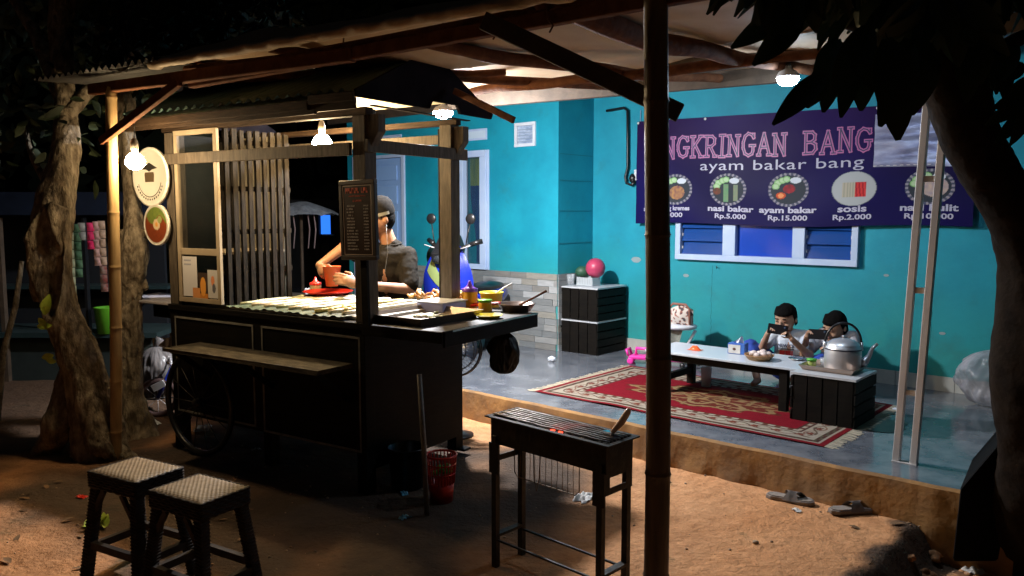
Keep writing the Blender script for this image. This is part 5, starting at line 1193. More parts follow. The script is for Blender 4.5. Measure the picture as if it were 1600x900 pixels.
# sandals
def sandal(label, p, rz):
    t = thing('sandal', label, 'sandal', Vector((p.x, p.y, gz(p.x, p.y) + .002)), rz, 'sandals on the soil')
    ol = [(-.12, -.015), (-.118, .02), (-.09, .036), (-.04, .032), (.0, .034), (.05, .046), (.09, .044), (.12, .02), (.124, -.01), (.105, -.035), (.06, -.044), (.0, -.034), (-.05, -.032), (-.09, -.036)]
    MB().slab(ol, 0, .022).build('sole', mat('grey_foam', (.20, .17, .15), .8), t, bevel=.005)
    MB().slab([(x * .92, y * .86) for x, y in ol], .0225, .026).build('insole', mat('worn_insole', (.26, .22, .19), .85, c2=(.17, .15, .13), sc=20), t)
    for (s0, x0, x1) in ((1, -.01, .06), (1, .03, -.02)):
        MB().grid(14, 5, lambda u, v: Vector((x0 + (x1 - x0) * u + (v - .5) * .042, -.043 + .086 * u, .014 + .043 * sin(pi * u)))).build('strap', mat('sandal_strap', (.12, .10, .09), .6), t)
    return t
sandal('left sandal lying on the soil in front of the porch', G(1234, 783), radians(-32)); sandal('right sandal lying alone nearer the edge of the soil ledge', G(1331, 801), radians(8))
# litter
def scrap(label, p, s, m, seed=0, z=None, nm='paper_scrap', cat='litter'):
    t = thing(nm, label, cat, Vector((p.x, p.y, (gz(p.x, p.y) if z is None else z) + .001)), seed)
    MB().grid(14, 14, lambda u, v: Vector(((u - .5) * s * (1 + .5 * noise.noise((v * 3, seed, 0))), (v - .5) * s * .6, .004 + s * .35 * abs(noise.noise((u * 3 + seed, v * 3, seed))) * (1 - (2 * u - 1) ** 4)))).build('sheet', m, t)
scrap('flat torn scrap of tissue on the soil between the grill legs', G(914, 778), .13, M_paper, 1)
scrap('small white scrap lying against the left sandal', G(1244, 799), .05, M_paper, 2)
scrap('white crumpled wrapper on the lower dirt at the bottom right edge', G(1524, 893, -.14), .10, M_paper, 3)
scrap('blue shiny wrapper in the dark under the cart', G(633, 810), .06, M_lblue, 4)
scrap('pale scrap under the right end of the cart', G(632, 772), .06, M_lblue, 5)
scrap('white foam lid lying on the soil behind the tree trunks', G(234, 665), .13, M_white, 6)
scrap('small white crumb of paper on the porch by the steel post', G(1400, 640, PZ), .05, M_white, 7, z=PZ)
scrap('torn brown packet behind the cart wheel', G(318, 672), .16, M_paper, 8)
scrap('small red wrapper beside the farther stool', G(128, 776), .06, M_red, 9)
scrap('pale flake of litter left of the soil in shadow under the cart', G(400, 703), .06, M_paper, 10)
# ================================================================== PEOPLE
def blob(name, caps, m, parent, off, voxel=.005, it=5, ells=(), label=None, hands=(), folds=0):
    mb = MB()
    for c in caps: mb.cap(*c)
    for e in ells: mb.ell(*e)
    for h in hands: hand(mb, *h[0], **h[1])
    o = mb.build(name, m, parent, off=off, label=label); soft(o, voxel, it, folds); return o
# --- the vendor
vb = Vector((-.90, 5.50, 0))
man = thing('person', 'vendor in charcoal T-shirt and dark cap holding an orange cup behind the cart counter', 'person', vb)
hc = D(593, 341, 5.40); nk = D(611, 383, 5.44); ch = D(604, 425, 5.46); pel = Vector((ch.x + .01, 5.55, .90))
shR = D(636, 400, 5.42); shL = D(568, 398, 5.46)
elR = D(640, 452, 5.30); wrR = D(560, 445, 5.01); elL = D(538, 386, 5.34); wrL = D(499, 415, 5.14)
FR = Matrix.Rotation(radians(-62), 4, 'Z') @ Matrix.Rotation(radians(14), 4, 'X')   # head turned to the left and down (local -Y is the face)
def H(x, y, z): return hc + FR @ Vector((x, y, z))
caps = [(nk + Vector((0, .01, -.03)), hc + Vector((.015, .02, -.05)), .058, .052), (shL, shR, .05, .05), (ch, pel, .12, .11), (shR, elR, .048, .040), (elR, wrR, .038, .027), (shL, elL, .048, .040), (elL, wrL, .038, .027),
        (pel + Vector((-.08, 0, 0)), Vector((pel.x - .10, 5.52, .48)), .085, .06), (Vector((pel.x - .10, 5.52, .48)), Vector((pel.x - .10, 5.58, .07)), .058, .042), (pel + Vector((.08, 0, 0)), Vector((pel.x + .10, 5.52, .48)), .085, .06), (Vector((pel.x + .10, 5.52, .48)), Vector((pel.x + .10, 5.58, .07)), .058, .042),
        (Vector((pel.x - .10, 5.58, .04)), Vector((pel.x - .11, 5.42, .03)), .042, .032), (Vector((pel.x + .10, 5.58, .04)), Vector((pel.x + .11, 5.42, .03)), .042, .032),
        (H(0, -.06, -.055), H(0, -.075, -.085), .045, .028), (H(0, -.098, .0), H(0, -.112, -.03), .012, .016)]
ells = [(hc, (.076, .095, .105), FR, 20, 14), (H(.079, .012, -.012), (.012, .02, .03), FR, 10, 8), (H(-.079, .012, -.012), (.012, .02, .03), FR, 10, 8), (H(0, -.088, .022), (.05, .012, .01), FR, 10, 6)]
body = blob('body', caps, M_skin, man, vb, .006, 5, ells,
    hands=[((wrR, D(528, 433, 4.955) - wrR, (.1, -.9, .5)), dict(s=1.1, curl=.45, thumb=1)), ((wrL, D(507, 432, 5.06) - wrL, (-.6, -.6, .3)), dict(s=1.0, curl=1.1, thumb=-1))])
M_eyew = mat('eye_white', (.6, .6, .58), .3); M_eyeb = mat('eye_dark', (.015, .01, .008), .2); M_lip = mat('lip_skin', (.30, .12, .09), .5)
def face(F, c, s, parent, off, eyes=True):
    for sx in (-1, 1):
        MB().ell(c + F @ Vector((sx * .031 * s, -.086 * s, .005 * s)), (.013 * s, .008 * s, .005 * s), F, 10, 6).build('eye', mat('eyelid_skin', (.22, .12, .08), .5), parent, off=off)
        MB().ell(c + F @ Vector((sx * .031 * s, -.0925 * s, .004 * s)), (.006 * s, .003 * s, .005 * s), F, 8, 6).build('iris', M_eyeb, parent, off=off)
        MB().ell(c + F @ Vector((sx * .032 * s, -.088 * s, .026 * s)), (.019 * s, .008 * s, .0035 * s), F, 8, 6).build('eyebrow', M_hair, parent, off=off)
    MB().ell(c + F @ Vector((0, -.094 * s, -.055 * s)), (.021 * s, .008 * s, .006 * s), F, 10, 6).build('lips', M_lip, parent, off=off)
face(FR, hc, 1, man, vb)
mb = MB(); mb.ell(H(0, .018, .002), (.080, .092, .100), FR, 20, 12); o = mb.build('hair', M_hair, man, off=vb)
# cap: crown, band, visor and strap
mb = MB(); mb.lathe([(.094, .015), (.098, .03), (.098, .06), (.092, .098), (.073, .128), (.042, .146), (.001, .152)], (0, 0, 0), 30, capb=False, sy=1.10)
mb.v = [H(v.x * .93, v.y + .008, v.z + .0) for v in mb.v]; mb.build('cap_crown', M_cap, man, off=vb)
mb = MB(); mb.grid(16, 8, lambda u, v: H((u - .5) * .14 * (1 - v * .25), -.085 - v * .07 * (1 - (2 * u - 1) ** 2 * .5), .035 - v * .02 - .018 * (2 * u - 1) ** 2)); mb.build('cap_visor', M_cap, man, off=vb)
mb = MB(); mb.grid(8, 3, lambda u, v: H(.093 * cos(-.5 + u * .9), .10 * sin(-.5 + u * .9) + .008, .018 + v * .022)); mb.build('cap_label', mat('cap_label_cloth', (.2, .19, .16), .7), man, off=vb)
# shirt: torso, sleeves, hem
sc = [(ch + Vector((-.05, 0, .08)), ch + Vector((.05, 0, .08)), .125, .125), (ch + Vector((-.045, .0, 0)), pel + Vector((-.05, 0, .02)), .125, .125), (ch + Vector((.045, .0, 0)), pel + Vector((.05, 0, .02)), .125, .125),
      (shL + Vector((.02, 0, -.01)), shR + Vector((-.02, 0, -.01)), .070, .070), (nk + Vector((-.01, .0, -.05)), nk + Vector((0, .01, -.01)), .085, .068),
      (shR, shR.lerp(elR, .85), .070, .066), (shL, shL.lerp(elL, .6), .070, .066), (shR + Vector((-.0, 0, -.03)), shR.lerp(elR, .55) + Vector((-.03, .02, 0)), .075, .06)]
shirt = blob('shirt', sc, M_tee, man, vb, .007, 5, folds=.012)
MB().tube([nk + Vector((.066 * cos(a), .01 + .062 * sin(a), .012 + .012 * sin(a))) for a in [2 * pi * k / 24 for k in range(25)]], .007, 6, cap=False).build('collar', M_tee, man, off=vb)
mb = MB(); p = D(584, 409, 5.305)
for (x, z, r) in ((0, .008, .012), (.004, -.010, .010), (-.002, -.024, .007)): mb.ell(p + Vector((x, 0, z)), (r, .004, r), None, 10, 6)
mb.build('chest_print', mat('yellow_print', (.75, .5, .04), .6), man, off=vb)
tc = [(pel + Vector((-.07, 0, .03)), Vector((pel.x - .10, 5.52, .50)), .118, .078), (pel + Vector((.07, 0, .03)), Vector((pel.x + .10, 5.52, .50)), .118, .078), (Vector((pel.x - .10, 5.52, .50)), Vector((pel.x - .10, 5.57, .12)), .078, .062), (Vector((pel.x + .10, 5.52, .50)), Vector((pel.x + .10, 5.57, .12)), .078, .062)]
blob('trousers', tc, mat('dark_trousers', (.02, .02, .025), .85), man, vb, .009, 5)
MB().tube([H(.084, .01, -.03), D(606, 395, 5.30), D(601, 425, 5.27), D(590, 455, 5.2)], .0013, 5).build('earphone_wire', mat('grey_wire', (.12, .12, .12), .5), man, off=vb)
# orange cup held by the vendor
cpp = D(519, 449, 5.055)
oc_ = thing('orange_cup', 'orange plastic cup held in the vendor\'s hands over the red plate', 'cup', cpp + Vector((0, 0, .008)))
MB().lathe([(.001, 0), (.036, 0), (.058, .125), (.060, .127), (.056, .127), (.033, .004), (.001, .004)], (0, 0, 0), 26, capb=False, capt=False).build('cup', M_orange, oc_)

# --- the children
def child(label, base, rz, shirtm, pose, skin, stop=1.0):
    t = thing('person', label, 'person', base, rz); Z = Vector((0, 0, 0)); s = stop
    hcx = Vector(pose['head']); yaw = radians(pose.get('yaw', 0)); F = Matrix.Rotation(yaw, 4, 'Z') @ Matrix.Rotation(radians(pose.get('nod', 10)), 4, 'X') @ Matrix.Rotation(radians(pose.get('tilt', 0)), 4, 'Y')
    k = .93
    def Hc(x, y, z): return hcx + F @ Vector((x * k, y * k, z * k))
    nb = Vector((hcx.x * .5, .015, .385)); hip = Vector((0, .04, .09)); chs = Vector((0, .02, .30)); sh = [Vector((-.112, .015, .365)), Vector((.112, .015, .365))]
    caps = [(nb, Hc(0, .015, -.05), .038, .04), (sh[0], sh[1], .038, .038), (chs, hip, .085, .085)]
    hs = []
    for i, sd in ((0, -1), (1, 1)):
        e = Vector(pose['elbow'][i]); wv = Vector(pose['wrist'][i]); caps += [(sh[i], e, .034, .029), (e, wv, .028, .020)]
        hs.append(((wv, Vector(pose['hand'][i]) - wv, pose['nrm'][i]), dict(s=.66, curl=.9, thumb=pose['th'][i])))
        kn = Vector(pose['knee'][i]); an = Vector(pose['ank'][i]); h_ = hip + Vector((sd * .06, 0, 0)); caps += [(h_, kn, .062, .045), (kn, an, .042, .026), (an, an + Vector((sd * .01, -.10, -.01)), .027, .019)]
    caps += [(Hc(0, -.055, -.05), Hc(0, -.072, -.078), .042 * k, .028 * k), (Hc(0, -.094, -.0), Hc(0, -.104, -.022), .010, .014)]
    ells = [(hcx, (.078 * k, .092 * k, .100 * k), F, 20, 14), (Hc(.078, .012, -.012), (.011, .018, .026), F, 10, 8), (Hc(-.078, .012, -.012), (.011, .018, .026), F, 10, 8), (Hc(.036, -.06, -.035), (.028, .026, .028), F, 10, 8), (Hc(-.036, -.06, -.035), (.028, .026, .028), F, 10, 8)]
    blob('body', caps, skin, t, Z, .0045, 4, ells, hands=hs)
    face(F, hcx, k, t, Z)
    mb = MB(); mb.lathe([(.082, -.03), (.089, .0), (.090, .035), (.084, .065), (.068, .092), (.04, .108), (.001, .113)], (0, 0, 0), 30, capb=False, sy=1.10)
    def hv(v):
        y = v.y + .010 + .006 * noise.noise((v.x * 45, v.z * 45, 3)); z = v.z + .016 * noise.noise((v.x * 45, v.y * 45, v.z * 45))
        if v.y < -.03: z = max(z, .048 + .006 * noise.noise((v.x * 90, 1, 1)))
        return Hc(v.x * .97, y, z)
    mb.v = [hv(v) for v in mb.v]; mb.build('hair', M_hair, t)
    mb = MB(); mb.grid(20, 8, lambda u, v: Hc(.084 * sin((u - .5) * 3.6) * .97, .012 + .100 * cos((u - .5) * 3.6), .02 - v * .075)); mb.build('hair', M_hair, t)
    scp = [(chs + Vector((-.03, 0, .015)), hip + Vector((-.035, 0, .02)), .088, .096), (chs + Vector((.03, 0, .015)), hip + Vector((.035, 0, .02)), .088, .096), (sh[0] + Vector((.01, 0, 0)), sh[1] + Vector((-.01, 0, 0)), .050, .050), (nb + Vector((0, 0, -.04)), nb + Vector((0, 0, -.005)), .060, .048)]
    for i in (0, 1): scp.append((sh[i], sh[i].lerp(Vector(pose['elbow'][i]), .62), .050, .050))
    blob('shirt', scp, shirtm, t, Z, .006, 4, folds=.010)
    lp_ = []
    for i, sd in ((0, -1), (1, 1)):
        kn = Vector(pose['knee'][i]); an = Vector(pose['ank'][i]); h_ = hip + Vector((sd * .055, 0, .0)); lp_ += [(h_, kn, .082, .060), (kn, kn.lerp(an, .35), .060, .055)]
    blob('shorts', lp_, pose['shorts'], t, Z, .007, 4, folds=.014)
    return t, F, Hc
def phone(label, par_p, rzv, tilt=0):
    t = thing('phone', label, 'phone', par_p, rzv); t.rotation_euler = (radians(-12), radians(tilt), rzv)
    MB().box(-.072, .072, -.005, .005, 0, .072).build('case', mat('phone_case', (.008, .007, .008), .8, spec=.08), t, bevel=.004)
    MB().lathe([(.001, .001), (.009, .001), (.009, -.001)], (.05, -.0058, .055), 12, M=Matrix.Rotation(pi / 2, 4, 'X'), capt=False).build('camera_lens', mat('lens', (.03, .05, .08), .1), t); return t
M_kshirt = mat('white_shirt_cloth', (.60, .64, .70), .85, c2=(.52, .57, .64), sc=9, bump=.2, bsc=14)
k1b = hw(2.185, -.50, PZ + .002); k1r = HA + radians(10)
pose1 = dict(head=(-.035, -.03, .50), yaw=-12, nod=16, tilt=0, elbow=[(-.185, -.10, .27), (.165, -.12, .245)], wrist=[(-.120, -.20, .40), (.055, -.22, .375)], hand=[(-.085, -.215, .445), (.015, -.225, .42)], nrm=[(-.5, .8, .1), (.5, .8, .1)], th=[-1, 1], knee=[(-.27, -.10, .27), (.245, -.12, .21)], ank=[(-.16, -.30, .06), (.12, -.30, .06)], shorts=mat('royal_blue_cloth', (.02, .07, .42), .85, c2=(.015, .05, .3), sc=8, bump=.2, bsc=12))
kid1, F1, H1 = child('boy in a white printed shirt and blue shorts holding a phone before his mouth', k1b, k1r, M_kshirt, pose1, M_skink)
K1 = Matrix.Translation(k1b) @ Matrix.Rotation(k1r, 4, 'Z')
phone('dark phone held sideways by the boy in the white printed shirt', K1 @ Vector((-.045, -.245, .405)), k1r, 5)
# shirt print follows the chest
def chest(x, z): return Vector((x, .02 - sqrt(max(0.0004, .0925 ** 2 - max(0, abs(x) - .03) ** 2)) - .004 + .10 * (0.3 - z) * .0, z))
k1p = MB(); k1p.grid(16, 3, lambda u, v: chest(-.075 + u * .12, .272 + v * .006) + Vector((0, -.002, 0))); k1p.build('shirt_stripe', M_navy, kid1)
textmesh('shirt_lettering', 'NEWICE', .034, M_navy, kid1, lambda u, v: chest(-.016 + u, .287 + v) + Vector((0, -.003, 0)), bold=.001, sx=.95)
k1p = MB()
for (x0, x1, z0, z1) in ((-.062, -.022, .20, .262), (-.018, .022, .205, .262), (.0255, .036, .215, .262)):
    k1p.grid(6, 6, lambda u, v: chest(x0 + u * (x1 - x0), z0 + v * (z1 - z0)) + Vector((0, -.002, 0)))
k1p.build('shirt_red_print', mat('shirt_red_ink', (.45, .02, .04), .7), kid1)
k2b = hw(2.50, -.42, PZ + .022); k2r = HA + radians(-4)
pose2 = dict(head=(.0, -.05, .445), yaw=-14, nod=22, tilt=4, elbow=[(-.195, -.13, .21), (.17, -.10, .20)], wrist=[(-.135, -.20, .375), (.06, -.22, .28)], hand=[(-.10, -.215, .415), (.0, -.235, .33)], nrm=[(-.6, .7, .1), (.2, .6, .4)], th=[-1, 1], knee=[(-.22, -.18, .16), (.20, -.18, .13)], ank=[(-.05, -.28, .05), (.06, -.30, .05)], shorts=mat('dark_shorts', (.03, .03, .045), .85))
kid2, F2, H2 = child('smaller child in a pale shirt holding a phone to the face behind the kettle', k2b, k2r, mat('pale_grey_shirt', (.30, .28, .30), .85, c2=(.42, .42, .46), sc=6, bump=.2, bsc=14), pose2, M_skink)
K2 = Matrix.Translation(k2b) @ Matrix.Rotation(k2r, 4, 'Z')
phone('black phone held by the smaller child behind the kettle', K2 @ Vector((-.035, -.245, .365)), k2r, -3)

# ================================================================== SCOOTER
sr = radians(240); sp_ = Vector((-.55 - .36 * cos(sr), 6.9 - .36 * sin(sr), PZ))
sct = thing('scooter', 'blue scooter with lime decal and round mirrors parked by the house wall', 'scooter', sp_, sr)   # local +X is forward
def wheel(x, r):
    w_ = MB(); w_.tube([(x + r * cos(a), 0, r + .03 * 0 + r * sin(a) + .0) for a in [2 * pi * k / 30 for k in range(31)]], .042, 10, cap=False)
    o = MB(); o = w_
    o.v = [v + Vector((0, 0, .042)) for v in o.v]; tw = o.build('wheel', M_blackplastic, sct)
    for k in range(5):
        a = 2 * pi * k / 5; MB().bar((x, 0, r + .042), (x + (r - .02) * cos(a), 0, r + .042 + (r - .02) * sin(a)), .03, .02, up=(0, 1, 0)).build('rim_spoke', M_steel, tw)
    MB().lathe([(.04, -.04), (.045, 0), (.04, .04)], (x, 0, r + .042), 14, M=Matrix.Rotation(pi / 2, 4, 'X')).build('hub', M_steel, tw)
wheel(.60, .21); wheel(-.62, .21)
# leg shield: slanted curved shell
def shield(u, v):
    z = .44 + v * .56; wdt = .24 * sin(pi * (.25 + .62 * v)) ; y = (u * 2 - 1) * wdt; x = .34 + .12 * (1 - v) + .06 * v - 1.6 * y * y
    return Vector((x + .06 * sin(pi * v), y, z))
mb = MB(); mb.grid(20, 16, shield); mb.grid(20, 16, lambda u, v: shield(1 - u, v) + Vector((-.07, 0, .0))); mb.build('leg_shield', M_blue, sct)
mb = MB(); mb.grid(16, 6, lambda u, v: shield(.12 + u * .80, .88 - u * .62 - v * .26 * (1 - .5 * u)) + Vector((.006, 0, 0))); mb.build('decal', M_lime, sct)
for sd in (-1, 1):
    mb = MB(); mb.add([(.44, sd * .10, .66), (.30, sd * .17, .68), (.02, sd * .15, .46), (.10, sd * .13, .38), (.44, sd * .11, .48)], [(0, 1, 2, 3, 4)]); mb.add([(.43, sd * .085, .66), (.29, sd * .15, .68), (.02, sd * .13, .46), (.10, sd * .11, .38), (.43, sd * .09, .48)], [(0, 1, 2, 3, 4)])
    mb.build('side_fairing', M_blue, sct)
    pass
MB().slab([(.47, .98), (.52, .94), (.49, .86), (.26, .86), (.20, .98), (.28, 1.10), (.38, 1.09)], -.085, .085, M=Matrix.Rotation(pi / 2, 4, 'X')).build('handlebar_cover', M_blackplastic, sct, bevel=.02)
MB().tube([(.29, .24, 1.03), (.33, .16, 1.0), (.36, .08, .96), (.36, -.08, .96), (.33, -.16, 1.0), (.29, -.24, 1.03)], .013, 8).build('handlebar', M_blackmetal, sct)
for sd in (-1, 1):
    MB().tube([(.25, sd * .28, 1.045), (.31, sd * .19, 1.015)], .022, 10).build('grip', M_blackplastic, sct)
    MB().tube([(.33, sd * .16, 1.0), (.33, sd * .18, 1.10), (.32, sd * .20, 1.19)], .005, 6).build('mirror_stem', M_blackmetal, sct)
    MB().ell((.32, sd * .205, 1.235), (.018, .050, .046), None, 18, 12).build('mirror', M_blackplastic, sct)
    MB().tube([(.36, sd * .12, .975), (.38, sd * .24, 1.01)], .005, 6).build('brake_lever', M_steel, sct)
MB().ell((.47, 0, .90), (.05, .085, .055), None, 16, 10).build('headlight', mat('headlight_glass', (.03, .035, .04), .15, spec=.5), sct)
MB().tube([(.60, .07, .25), (.50, .05, .55), (.42, 0, .85)], .02, 8).build('fork', M_blackmetal, sct); MB().tube([(.60, -.07, .25), (.50, -.05, .55), (.42, 0, .85)], .02, 8).build('fork', M_blackmetal, sct)
mb = MB(); mb.grid(16, 8, lambda u, v: Vector((.60 + .27 * cos(.2 + u * 2.2), (v - .5) * .13, .252 + .27 * sin(.2 + u * 2.2) - .06 * (v - .5) ** 2))); mb.build('front_fender', M_lblue, sct)
MB().ell((-.30, 0, .52), (.30, .12, .11), None, 20, 12).build('tail_body', M_blue, sct); MB().ell((-.24, 0, .60), (.30, .11, .05), None, 20, 12).build('seat', M_blackplastic, sct)
MB().ell((-.25, 0, .42), (.28, .10, .14), None, 16, 10).build('engine', M_blackmetal, sct); MB().box(-.1, .3, -.1, .1, .33, .37).build('footboard', M_blackplastic, sct, bevel=.01)
MB().tube([(-.1, -.14, .25), (-.55, -.16, .32), (-.8, -.16, .36)], [.03, .05, .045], 10).build('exhaust', M_blackmetal, sct)
# second motorcycle under a rumpled teal cover beside it
cvt = thing('covered_motorcycle', 'motorcycle under a rumpled dark teal cover in front of the curtained side window', 'motorcycle', hw(-.98, -1.0, PZ), HA)
def cov(u, v):
    a = 2 * pi * u; r = sin(pi * min(.999, v * .52 + .0)) ; z = .80 * cos(pi * v * .52) ; n = .10 * noise.noise((cos(a) * 2.2, sin(a) * 2.2, v * 3)) + .05 * noise.noise((cos(a) * 7, sin(a) * 7, v * 2))
    return Vector(((.34 + n) * r * cos(a) + .22 * z * 0 - .10 * (z), (.20 + n) * r * sin(a), max(.02, z * (1 + .35 * max(0, -cos(a)) * r * .0) + n * .4)))
MB().grid(60, 26, cov).build('cover', mat('dark_teal_cover', (.012, .07, .09), .35, c2=(.03, .14, .17), sc=5, bump=.8, bsc=12), cvt)
MB().ell((-.16, .0, .86), (.11, .09, .12), None, 16, 10).build('headlight_cowl', mat('black_green_fairing', (.012, .03, .03), .35, bump=.6, bsc=14), cvt)
MB().tube([(-.12, .04, .92), (-.13, .05, 1.02), (-.13, .06, 1.08)], .006, 6).build('mirror_stem', M_blackmetal, cvt); MB().ell((-.13, .06, 1.12), (.03, .05, .04), None, 12, 8).build('mirror', M_blackplastic, cvt)
MB().tube([(-.02, -.16, .12), (-.09, -.19, .40), (-.14, -.17, .62)], .016, 8).build('trim_tube', mat('pale_blue_trim', (.35, .6, .75), .3), cvt)

# ================================================================== TREES
random.seed(5)
def trunk(mb, path, rs, n=28, amp=.16, seed=0, detail=1):
    P = [Vector(p) for p in path]; pts = []; R = []
    for i in range(len(P) - 1):
        for k in range(26):
            f = k / 26; t_ = f
            p0 = P[max(0, i - 1)]; p1 = P[i]; p2 = P[i + 1]; p3 = P[min(len(P) - 1, i + 2)]
            q = .5 * ((2 * p1) + (p2 - p0) * t_ + (2 * p0 - 5 * p1 + 4 * p2 - p3) * t_ ** 2 + (3 * p1 - p0 - 3 * p2 + p3) * t_ ** 3)
            pts.append(q); R.append(rs[i] + (rs[i + 1] - rs[i]) * f)
    pts.append(P[-1]); R.append(rs[-1]); o = len(mb.v); mb.tube(pts, R, n)
    for j, v in enumerate(mb.v[o:]):
        i = min(j // n, len(pts) - 1); c = pts[i]; d = v - c; a = (j % n) / n * 2 * pi
        k = 1 + amp * noise.noise((v.x * 5 + seed, v.y * 5, v.z * 2.4)) + amp * .5 * noise.noise((v.x * 14, v.y * 14 + seed, v.z * 7)) + amp * .45 * noise.noise((v.x * 35, v.y * 35, v.z * 12)) - amp * .5 * abs(noise.noise((v.x * 22 + seed, v.y * 22, v.z * 5))) + .05 * sin(a * 3 + v.z * 2)
        mb.v[o + j] = c + d * k
    return mb
def leafshape(mb, c, M, L, W, bend=.15, seg=5):
    vs = []; 
    for i in range(seg + 1):
        f = i / seg; w_ = W * sin(pi * min(.97, .04 + f * .93)) ** .8 * (1 - .25 * f); z = -bend * L * f * f
        vs += [(-w_, L * f, z + w_ * .25), (0, L * f, z), (w_, L * f, z + w_ * .25)]
    fs = []
    for i in range(seg):
        a = i * 3; fs += [(a, a + 1, a + 4, a + 3), (a + 1, a + 2, a + 5, a + 4)]
    mb.add([M @ Vector(v) + Vector(c) for v in vs], fs, 0, True)
def randrot(down=.5):
    d = Vector((random.gauss(0, 1), random.gauss(0, 1), random.gauss(-down, .7))).normalized(); return d.to_track_quat('Y', 'Z').to_matrix() @ Matrix.Rotation(random.uniform(0, 6.3), 3, 'Y')
def crown(name, clumps, m, parent, off, per=60, L=.14, W=.03, kind='stuff', down=.5):
    mb = MB()
    for (c, r) in clumps:
        for k in range(per):
            d = Vector((random.gauss(0, 1), random.gauss(0, 1), random.gauss(0, .8))).normalized() * r * random.random() ** .45
            leafshape(mb, Vector(c) + d, randrot(down), L * random.uniform(.6, 1.2), W, seg=3)
    return mb.build(name, m, parent, off=off, kind=kind)
# left tree with hollow scar, leaning; path from base to top
tA = G(140, 712); YA = tA.y
tree1 = thing('tree', 'gnarled pale-barked tree leaning left beside the bamboo pole, bulb-lit with a hollow scar', 'tree', tA)
pa = [(158, 722, YA), (150, 650, YA), (128, 560, YA), (96, 480, YA), (82, 400, YA), (86, 320, YA + .05), (104, 230, YA + .15), (100, 140, YA + .3), (96, 40, YA + .4), (110, -80, YA + .4)]
mb = MB(); trunk(mb, [D(*p) for p in pa], [.17, .14, .12, .098, .104, .114, .078, .065, .07, .075], 84, .18, 1)
trunk(mb, [D(60, 470, YA - .02), D(66, 380, YA - .08), D(96, 322, YA - .06)], [.03, .09, .06], 20, .3, 5)
trunk(mb, [D(205, 722, YA), D(160, 690, YA - .1), D(130, 600, YA - .08), D(108, 540, YA - .06)], [.05, .09, .07, .03], 20, .3, 8)
trunk(mb, [D(60, 722, YA + .1), D(92, 660, YA), D(110, 560, YA + .05)], [.07, .09, .05], 20, .35, 11)
SCX = D(88, 400, YA)
for i_, v in enumerate(mb.v):      # long hollow scar where a limb tore off, facing the road
    q = ((v.x - SCX.x - .02 * (v.z - SCX.z)) / .075) ** 2 + ((v.z - SCX.z + .05) / .34) ** 2
    if v.y < YA and q < 1.9:
        dep = .075 * sstep(1.0, .45, q) if q < 1 else 0; rim = .018 * max(0, 1 - abs(q - 1.25) / .5)
        mb.v[i_] = v + Vector((0, dep - rim, 0))
mb.build('trunk', M_bark, tree1, off=tA)
mb = MB(); trunk(mb, [D(98, 150, YA + .3), D(60, 60, YA + .6), D(0, -40, YA + .8)], [.06, .05, .03], 12); trunk(mb, [D(104, 180, YA + .2), D(190, 90, YA + .6), D(300, 10, YA + .9)], [.05, .04, .02], 12); trunk(mb, [D(84, 300, YA + .1), D(52, 250, YA + .2), D(40, 200, YA + .3)], [.03, .02, .01], 10)
mb.build('branch', M_bark, tree1, off=tA)
cl = [(D(x, y, YA + random.uniform(.3, 1.6)), random.uniform(.25, .5)) for x, y in ((0, 20), (60, 0), (130, 40), (200, 30), (270, 60), (340, 40), (120, 95), (380, 0), (300, 0), (230, 90), (330, 80), (160, 0), (420, 30), (55, 200))]
crown('crown', cl, M_leafm, tree1, tA, per=110, L=.12, W=.028)
mb = MB()
for (px, py, L_, rz) in ((70, 492, .12, .2), (58, 510, .08, 1.5), (74, 515, .07, -.6), (60, 497, .07, 2.4), (84, 555, .08, -1.8), (88, 565, .07, -1.4), (62, 480, .06, .9)):
    M = Matrix.Rotation(rz, 3, 'Y') @ Matrix.Rotation(radians(90), 3, 'X'); leafshape(mb, D(px, py, YA - .22), M, L_, L_ * .30, seg=5)
mb.build('sprout_leaves', M_leafg, tree1, off=tA)
# second trunk behind the pole
tB = G(212, 686); YB = tB.y + .06
tree2 = thing('tree', 'slimmer knobbly tree right behind the pale bamboo pole, next to the round signs', 'tree', tB)
mb = MB(); trunk(mb, [D(*p) for p in ((212, 688, YB), (203, 620, YB), (203, 540, YB), (204, 470, YB), (212, 400, YB), (208, 330, YB + .05), (200, 240, YB + .12), (196, 130, YB + .2), (206, 20, YB + .3), (212, -80, YB + .3))], [.14, .085, .08, .08, .09, .062, .055, .055, .05, .05], 64, .30, 3)
for (a, b, c, d, r) in ((196, 430, 186, 425, .05), (225, 365, 232, 360, .035), (192, 365, 188, 360, .03), (222, 440, 228, 452, .03)): trunk(mb, [D(a, b, YB), D(c, d, YB - .02)], [r, r * .6], 12, .4, 9)
mb.build('trunk', M_bark, tree2, off=tB)
crown('crown', [(D(x, y, YB + random.uniform(.2, 1.0)), .4) for x, y in ((200, 20), (250, 40), (180, 60), (300, -10), (340, 40))], M_leafm, tree2, tB, per=110, L=.12, W=.028)
